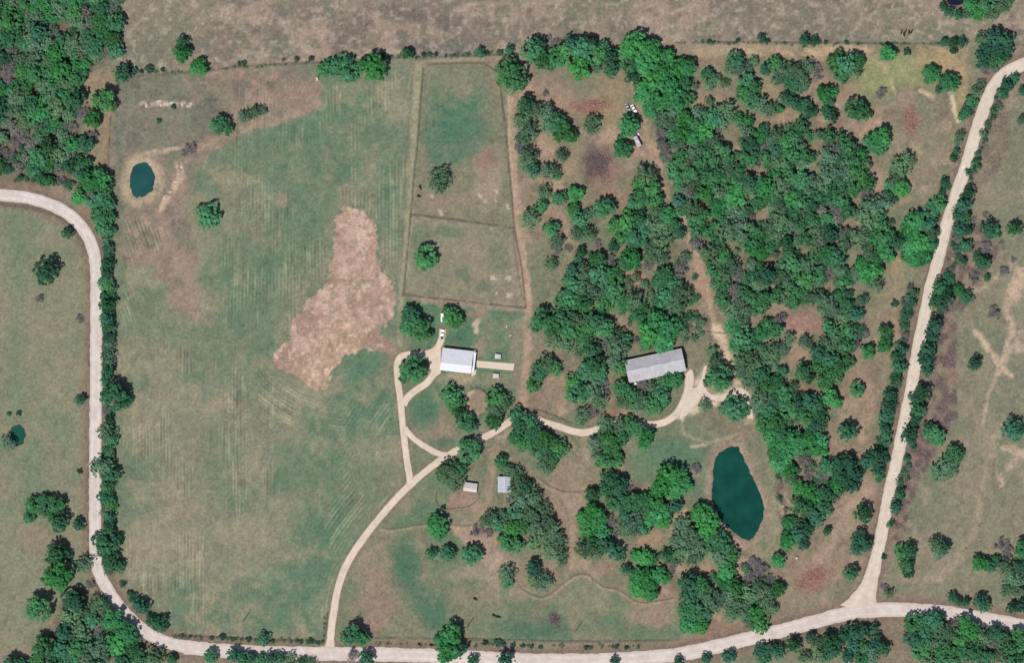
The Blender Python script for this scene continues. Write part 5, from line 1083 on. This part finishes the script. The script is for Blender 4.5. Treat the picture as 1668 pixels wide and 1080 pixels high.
def drum(name, label, cat, x, y, r, h, m, lying=False):
    root = empty(name, P(x, y, 0), rt.rand()*3); tag(root, label, cat)
    b = MB()
    if lying: b.tube((-h/2, 0, r), (h/2, 0, r), r, n=14)
    else: b.tube((0, 0, 0), (0, 0, h), r, n=14)
    b.build('tank', m, root, bevel=.05)
    l = MB()
    if lying:
        for s in (-1, 1): l.box((s*h*.28, 0, r*.4), (.15, r*1.5, r*.8))
        l.build('stand', M['darkp'], root)
    else:
        l.tube((0, 0, h), (0, 0, h+.10), r*.42, n=10); l.build('lid', M['greyp'], root)
    return root
drum('water_tank', 'small white tank by the head of the grey camper', 'tank', 1039.8, 218, .55, 1.1, M['white'])
drum('water_tank', 'white tank lying below the hay field corner trees', 'tank', 517, 128.5, .7, 2.0, M['roof_p'], True)
drum('water_tank', 'white round tank on bare ground right of the big pond', 'tank', 1297.6, 909.5, .65, 1.3, M['roof_p'])
drum('gas_tank', 'white gas tank lying against the long grey building', 'tank', 1082, 616.5, .55, 2.4, M['white'], True)
drum('gas_tank', 'small white tank at the left end of the long grey building', 'tank', 1035, 625, .6, 1.3, M['white'])
for x, y, rz, lb in ((825.5, 532, 1.45, 'upright white trough on the yard lawn right of the soil heap'), (831, 546.5, .5, 'tilted white trough on the yard lawn nearest the walkway')):
    root = empty('trough', P(x, y, 0), rz); tag(root, lb, 'trough', 'white troughs on the yard lawn')
    b = MB(); b.box((0, 0, .05), (1.9, .7, .1))
    for s in (-1, 1): b.box((0, s*.35, .35), (1.9, .06, .5)); b.box((s*.95, 0, .35), (.06, .75, .5))
    b.build('basin', M['roof_p'], root)
    b = MB(); b.box((0, 0, .60), (1.6, .45, .03)); b.build('lid', M['roof_p'], root)

# ------------------------------------------------------------------ fences, poles
post_me = None
def fence(label, pts, spacing=4.5, kind='wire', name='fence', h=1.25, group=None):
    c = catmull(pts, 2.0) if len(pts) > 2 else catmull(pts, 2.0)
    seg = np.linalg.norm(np.diff(c, axis=0), axis=1); arc = np.concatenate([[0], np.cumsum(seg)])*S
    n = max(2, int(arc[-1]/spacing)+1); at = np.linspace(0, arc[-1], n)
    px_ = np.interp(at, arc, c[:, 0]); py_ = np.interp(at, arc, c[:, 1])
    o0 = P(px_[0], py_[0], 0); root = empty(name, o0); tag(root, label, 'fence', group)
    key = 'post_'+kind
    if key not in fence.__dict__:
        b = MB(); b.tube((0, 0, -.1), (0, 0, h), .09 if kind == 'wire' else .08, n=6)
        me = bpy.data.meshes.new('post'); me.from_pydata(b.v, [], b.f); me.materials.append(M['wood']); me.update(); fence.__dict__[key] = me
    for x, y in zip(px_, py_): link('post', fence.__dict__[key], root, P(x, y, 0)-o0)
    for z, r in (((.35, .012), (.7, .012), (1.1, .012)) if kind == 'wire' else ((.4, .05), (.8, .05), (1.15, .05))):
        b = MB()
        for i in range(n-1):
            b.tube(P(px_[i], py_[i], z)-o0, P(px_[i+1], py_[i+1], z)-o0, r, n=4, caps=False)
        b.build('wire' if kind == 'wire' else 'rail', M['wire'] if kind == 'wire' else M['wood'], root)
FL = ['wire fence along the bottom edge of the top field', 'wire fence down the left side of the paddocks', 'short wire fence along the top of the upper paddock', 'cross fence between the two paddocks', 'fence between the lower paddock and the yard', 'wire fence down the right side of the paddocks', 'wire fence below the top right field', 'short wire fence under the corner forest', 'wire fence above the bottom road, right of the driveway', 'wire fence above the bottom road, left of the driveway', 'short wire fence beside the driveway mouth', 'wire fence curving above the drive near the crossing', 'short wire fence at the top right corner']
for lb, pts in zip(FL, FENCE_LINES): fence(lb, pts)
fence('curved rail fence round the dirt corral below the small shed', [(777, 802), (781, 808), (779, 814), (764, 826), (745, 829), (728, 831), (715, 826), (709, 815), (711, 803), (716, 797)], 2.4, 'rail', 'corral_fence')
fence('round rail fence of the sandy pen between two groups of trees', [(776+19*math.cos(a), 656+23*math.sin(a)) for a in np.linspace(-2.6, 3.5, 18)], 2.2, 'rail', 'pen_fence')
fence('short rail fence across the wooded dirt track', [(1150, 541), (1180, 544), (1186, 541)], 2.4, 'rail', 'track_fence')
POLES = [(397, 1012), (577, 1016), (761, 1022), (937, 1030)]
PL = ['leftmost wooden power pole, in the hay field above the bottom road', 'wooden power pole by the tree at the driveway mouth', 'wooden power pole above the lone bright tree on the road', 'rightmost wooden power pole, in the lower lawn']
for (x, y), lb in zip(POLES, PL):
    root = empty('power_pole', P(x, y, 0)); tag(root, lb, 'power pole', 'power poles along the bottom road')
    b = MB(); b.tube((0, 0, -.2), (0, 0, 11), .22, .14, n=8); b.build('shaft', M['wood'], root)
    b = MB(); b.box((0, 0, 10.4), (.12, 2.6, .14), R(-2)); b.build('crossarm', M['wood'], root)
    for yy in (-1.1, .5, 1.1): b = MB(); b.tube((0, yy, 10.45), (0, yy, 10.75), .06, .04, n=6); b.build('insulator', M['glass'], root)
for yy, lb in ((-1.1, 'lower power line strung between the bottom poles'), (1.1, 'upper power line strung between the bottom poles')):
    b = MB()
    for i in range(3):
        p, q = P(*POLES[i], 10.77), P(*POLES[i+1], 10.77)
        last = None
        for k in range(9):
            t = k/8; c = p.lerp(q, t)+Vector((0, yy, -1.2*4*t*(1-t)))
            if last is not None: b.tube(last, c, .012, n=4, caps=False)
            last = c
    o = b.build('power_line', M['wire']); tag(o, lb, 'power line')

# ------------------------------------------------------------------ brush piles, rocks, cattle, dry weeds
def brush_pile(label, x, y, rx, ry, rz, m, seed, n=1300, name='brush_pile'):
    rng = np.random.RandomState(seed); root = empty(name, P(x, y, 0), rz); tag(root, label, 'brush pile')
    def sticks(n_, r0, Ls):
        b = MB()
        for _ in range(n_):
            a = rng.rand()*6.283; q = rng.rand()**.62; q *= 1.1*(.62+.5*math.sin(2*a+seed)**2+.28*math.sin(5*a+seed*2)); px_, py_ = math.cos(a)*q*rx*S, math.sin(a)*q*ry*S
            h = max(1-q*q, 0)*1.3*rng.rand()+.1; d = rng.normal(size=3)*np.array([1, 1, .35]); d /= np.linalg.norm(d); L = rng.uniform(*Ls)
            p = np.array([px_, py_, h]); e = p+d*L; e[2] = max(e[2], .05)
            b.tube(p, e, r0*rng.uniform(.6, 1.3), r0*.4, n=3, caps=False)
        return b
    sticks(n, .06, (.8, 2.2)).build('branches', m, root)['kind'] = 'stuff'
    for _ in range(5): sticks(1, .14, (2.0, 4.0)).build('log', M['bark'], root)
brush_pile('reddish dead brush pile in the open corner right of the big wood', 1485, 197, 12, 25, R(8), M['dead'], 1)
brush_pile('reddish dead brush pile above the bottom road right of the pond', 1325, 942, 27, 14, R(28), M['dead'], 2)
brush_pile('purple grey brush pile in the middle of the top clearing', 973, 270, 22, 24, 0, M['brush'], 3, 1500)
brush_pile('thin reddish scatter of branches in the upper clearing', 970, 171, 26, 9, R(-6), M['dead'], 4, 420)
brush_pile('dark dead bush in the lower lawn', 903, 1009, 9, 12, R(30), M['brush'], 5, 500)
rr_ = np.random.RandomState(4); rock_me = []
for i in range(3):
    b = MB(); ico = []
    g_ = 7; h_ = 5
    for a in range(h_+1):
        for c in range(g_):
            th = math.pi*a/h_; ph = 6.283*c/g_; r = rr_.uniform(.8, 1.15)
            b.v.append((math.sin(th)*math.cos(ph)*r*1.2, math.sin(th)*math.sin(ph)*r*.9, math.cos(th)*r*.5))
    for a in range(h_):
        for c in range(g_): b.f.append((a*g_+c, (a+1)*g_+c, (a+1)*g_+(c+1) % g_, a*g_+(c+1) % g_))
    me = bpy.data.meshes.new('rock'); me.from_pydata(b.v, [], b.f); me.materials.append(M['rock']); me.update(); rock_me.append(me)
RK = [(238, 171, 1.0, 2.0), (258, 164, 2.2, .8), (262, 170, .8, 1.6), (272, 169, 1.6, 1.4), (279, 167, 1.8, 1.2), (296, 169, .8, 1.8), (307, 172, 2.0, 1.0), (311, 168, .8, 1.2)]
for i, (x, y, a, c) in enumerate(RK):
    o = link('rock', rock_me[i % 3], None, P(x, y, .05), rr_.rand()*.6, (a*.7, c*.7, .6))
    tag(o, ('leftmost' if i == 0 else 'rightmost' if i == 7 else ordn(i+1)+' from left')+' pale rock slab in the outcrop above the small pond', 'rock', 'pale rock slabs above the small pond')
for i, (x, y, a) in enumerate(((296, 272, 1.0), (291, 283, .8), (286, 296, .9), (278, 312, .8), (268, 322, .9))):
    o = link('rock', rock_me[i % 3], None, P(x, y, .02), rr_.rand()*3, (a, a*.7, .5))
    tag(o, ('topmost' if i == 0 else 'lowest' if i == 4 else ordn(i+1)+' from top')+' pale rock in the gully right of the small pond', 'rock', 'pale rocks in the gully')
# cattle: one continuous body grown over a skeleton
def cow_mesh():
    J = [((-.75, 0, 1.08), .30), ((-.2, 0, 1.02), .40), ((.45, 0, 1.05), .36), ((.85, 0, 1.15), .24), ((1.15, 0, 1.02), .17), ((1.45, 0, .80), .12),
         ((-.78, .2, .72), .16), ((-.86, .22, .42), .075), ((-.80, .22, .02), .06), ((-.78, -.2, .72), .16), ((-.86, -.22, .42), .075), ((-.80, -.22, .02), .06),
         ((.5, .2, .68), .13), ((.52, .21, .38), .07), ((.5, .21, .02), .06), ((.5, -.2, .68), .13), ((.52, -.21, .38), .07), ((.5, -.21, .02), .06),
         ((-1.0, 0, 1.15), .05), ((-1.1, 0, .7), .03), ((1.12, .24, 1.12), .04), ((1.12, -.24, 1.12), .04)]
    E = [(0, 1), (1, 2), (2, 3), (3, 4), (4, 5), (0, 6), (6, 7), (7, 8), (0, 9), (9, 10), (10, 11), (2, 12), (12, 13), (13, 14), (2, 15), (15, 16), (16, 17), (0, 18), (18, 19), (4, 20), (4, 21)]
    me = bpy.data.meshes.new('cow'); me.from_pydata([j[0] for j in J], E, [])
    o = bpy.data.objects.new('cow_skeleton', me); COL.objects.link(o)
    o.modifiers.new('skin', 'SKIN')
    for i, j in enumerate(J): me.skin_vertices[0].data[i].radius = (j[1], j[1])
    me.skin_vertices[0].data[1].use_root = True
    s = o.modifiers.new('sub', 'SUBSURF'); s.levels = 1
    dg = bpy.context.evaluated_depsgraph_get(); r = bpy.data.meshes.new_from_object(o.evaluated_get(dg))
    bpy.data.objects.remove(o); r.name = 'cow'; r.materials.clear(); r.materials.append(M['hide']); return r
cow_me = cow_mesh()
COWS = [(684, 305, R(-65), 'dark cow near the paddock fence, nearer the lone tree'), (681.5, 319.5, R(-20), 'dark cow near the paddock fence, lower of the two'), (773.5, 976.5, R(-30), 'lone dark cow in the lower lawn below the thin grove'), (804, 1003.5, R(-25), 'left one of two dark cows side by side in the lower lawn'), (811, 1006, R(-15), 'right one of two dark cows side by side in the lower lawn'),
        (1468, 52, R(80), 'leftmost dark cow of the small herd in the top right field'), (1472, 56, R(100), 'second cow from left in the small top right herd'), (1475, 50, R(70), 'middle cow of the small herd in the top right field'), (1480, 52, R(95), 'fourth cow from left in the small top right herd'), (1484.5, 51, R(60), 'rightmost cow of the small herd in the top right field'), (702, 1052, R(-10), 'dark cow standing by the bottom road fence'), (683, 1051, R(-40), 'second dark cow by the bottom road fence, further left')]
for x, y, a, lb in COWS: tag(link('cow', cow_me, None, P(x, y, -.02), a, 1.05), lb, 'cow', 'cattle')
# dry weeds: upright stems nobody could count
rw = np.random.RandomState(12); wc = []
for poly, n in (([(1512, 560), (1545, 500), (1560, 540), (1555, 600), (1560, 680), (1530, 720), (1490, 800), (1470, 880), (1452, 880), (1470, 780), (1490, 690)], 5200), ([(1545, 380), (1590, 350), (1640, 400), (1600, 450), (1560, 520), (1520, 560), (1530, 480)], 2400), ([(1620, 150), (1640, 150), (1650, 230), (1620, 290), (1590, 290)], 500), ([(1262, 760), (1276, 770), (1282, 840), (1270, 850), (1262, 800)], 220), ([(1465, 500), (1485, 500), (1478, 560), (1462, 560)], 220)):
    xs = [p[0] for p in poly]; ys = [p[1] for p in poly]; k = 0
    while k < n:
        x = rw.uniform(min(xs), max(xs)); y = rw.uniform(min(ys), max(ys))
        if inside(poly, x, y) and vnoise(np.array([x/9]), np.array([y/9]), 61)[0]+rw.normal()*.10 > .56: wc.append(tuple(P(x, y, 0))); k += 1
wc = np.repeat(np.array(wc), 5, axis=0); n = len(wc)
d = rw.normal(size=(n, 3))*np.array([.7, .7, .3]); d[:, 2] = np.abs(d[:, 2])+.45; d *= rw.uniform(.5, 1.3, (n, 1))
wc = wc+rw.normal(size=(n, 3))*np.array([.35, .35, 0])
side = np.cross(d, rw.normal(size=(n, 3))); side /= np.linalg.norm(side, axis=1)[:, None]; side *= .05
v = np.stack([wc-side, wc+side, wc+d+side*.5, wc+d-side*.5], 1).reshape(-1, 3)
tag(link('dry_weeds', mesh_np('dry_weeds', v, quad_faces(n), [M['weed']])), 'purplish dry weeds in the scrub right of the right road', kind='stuff')
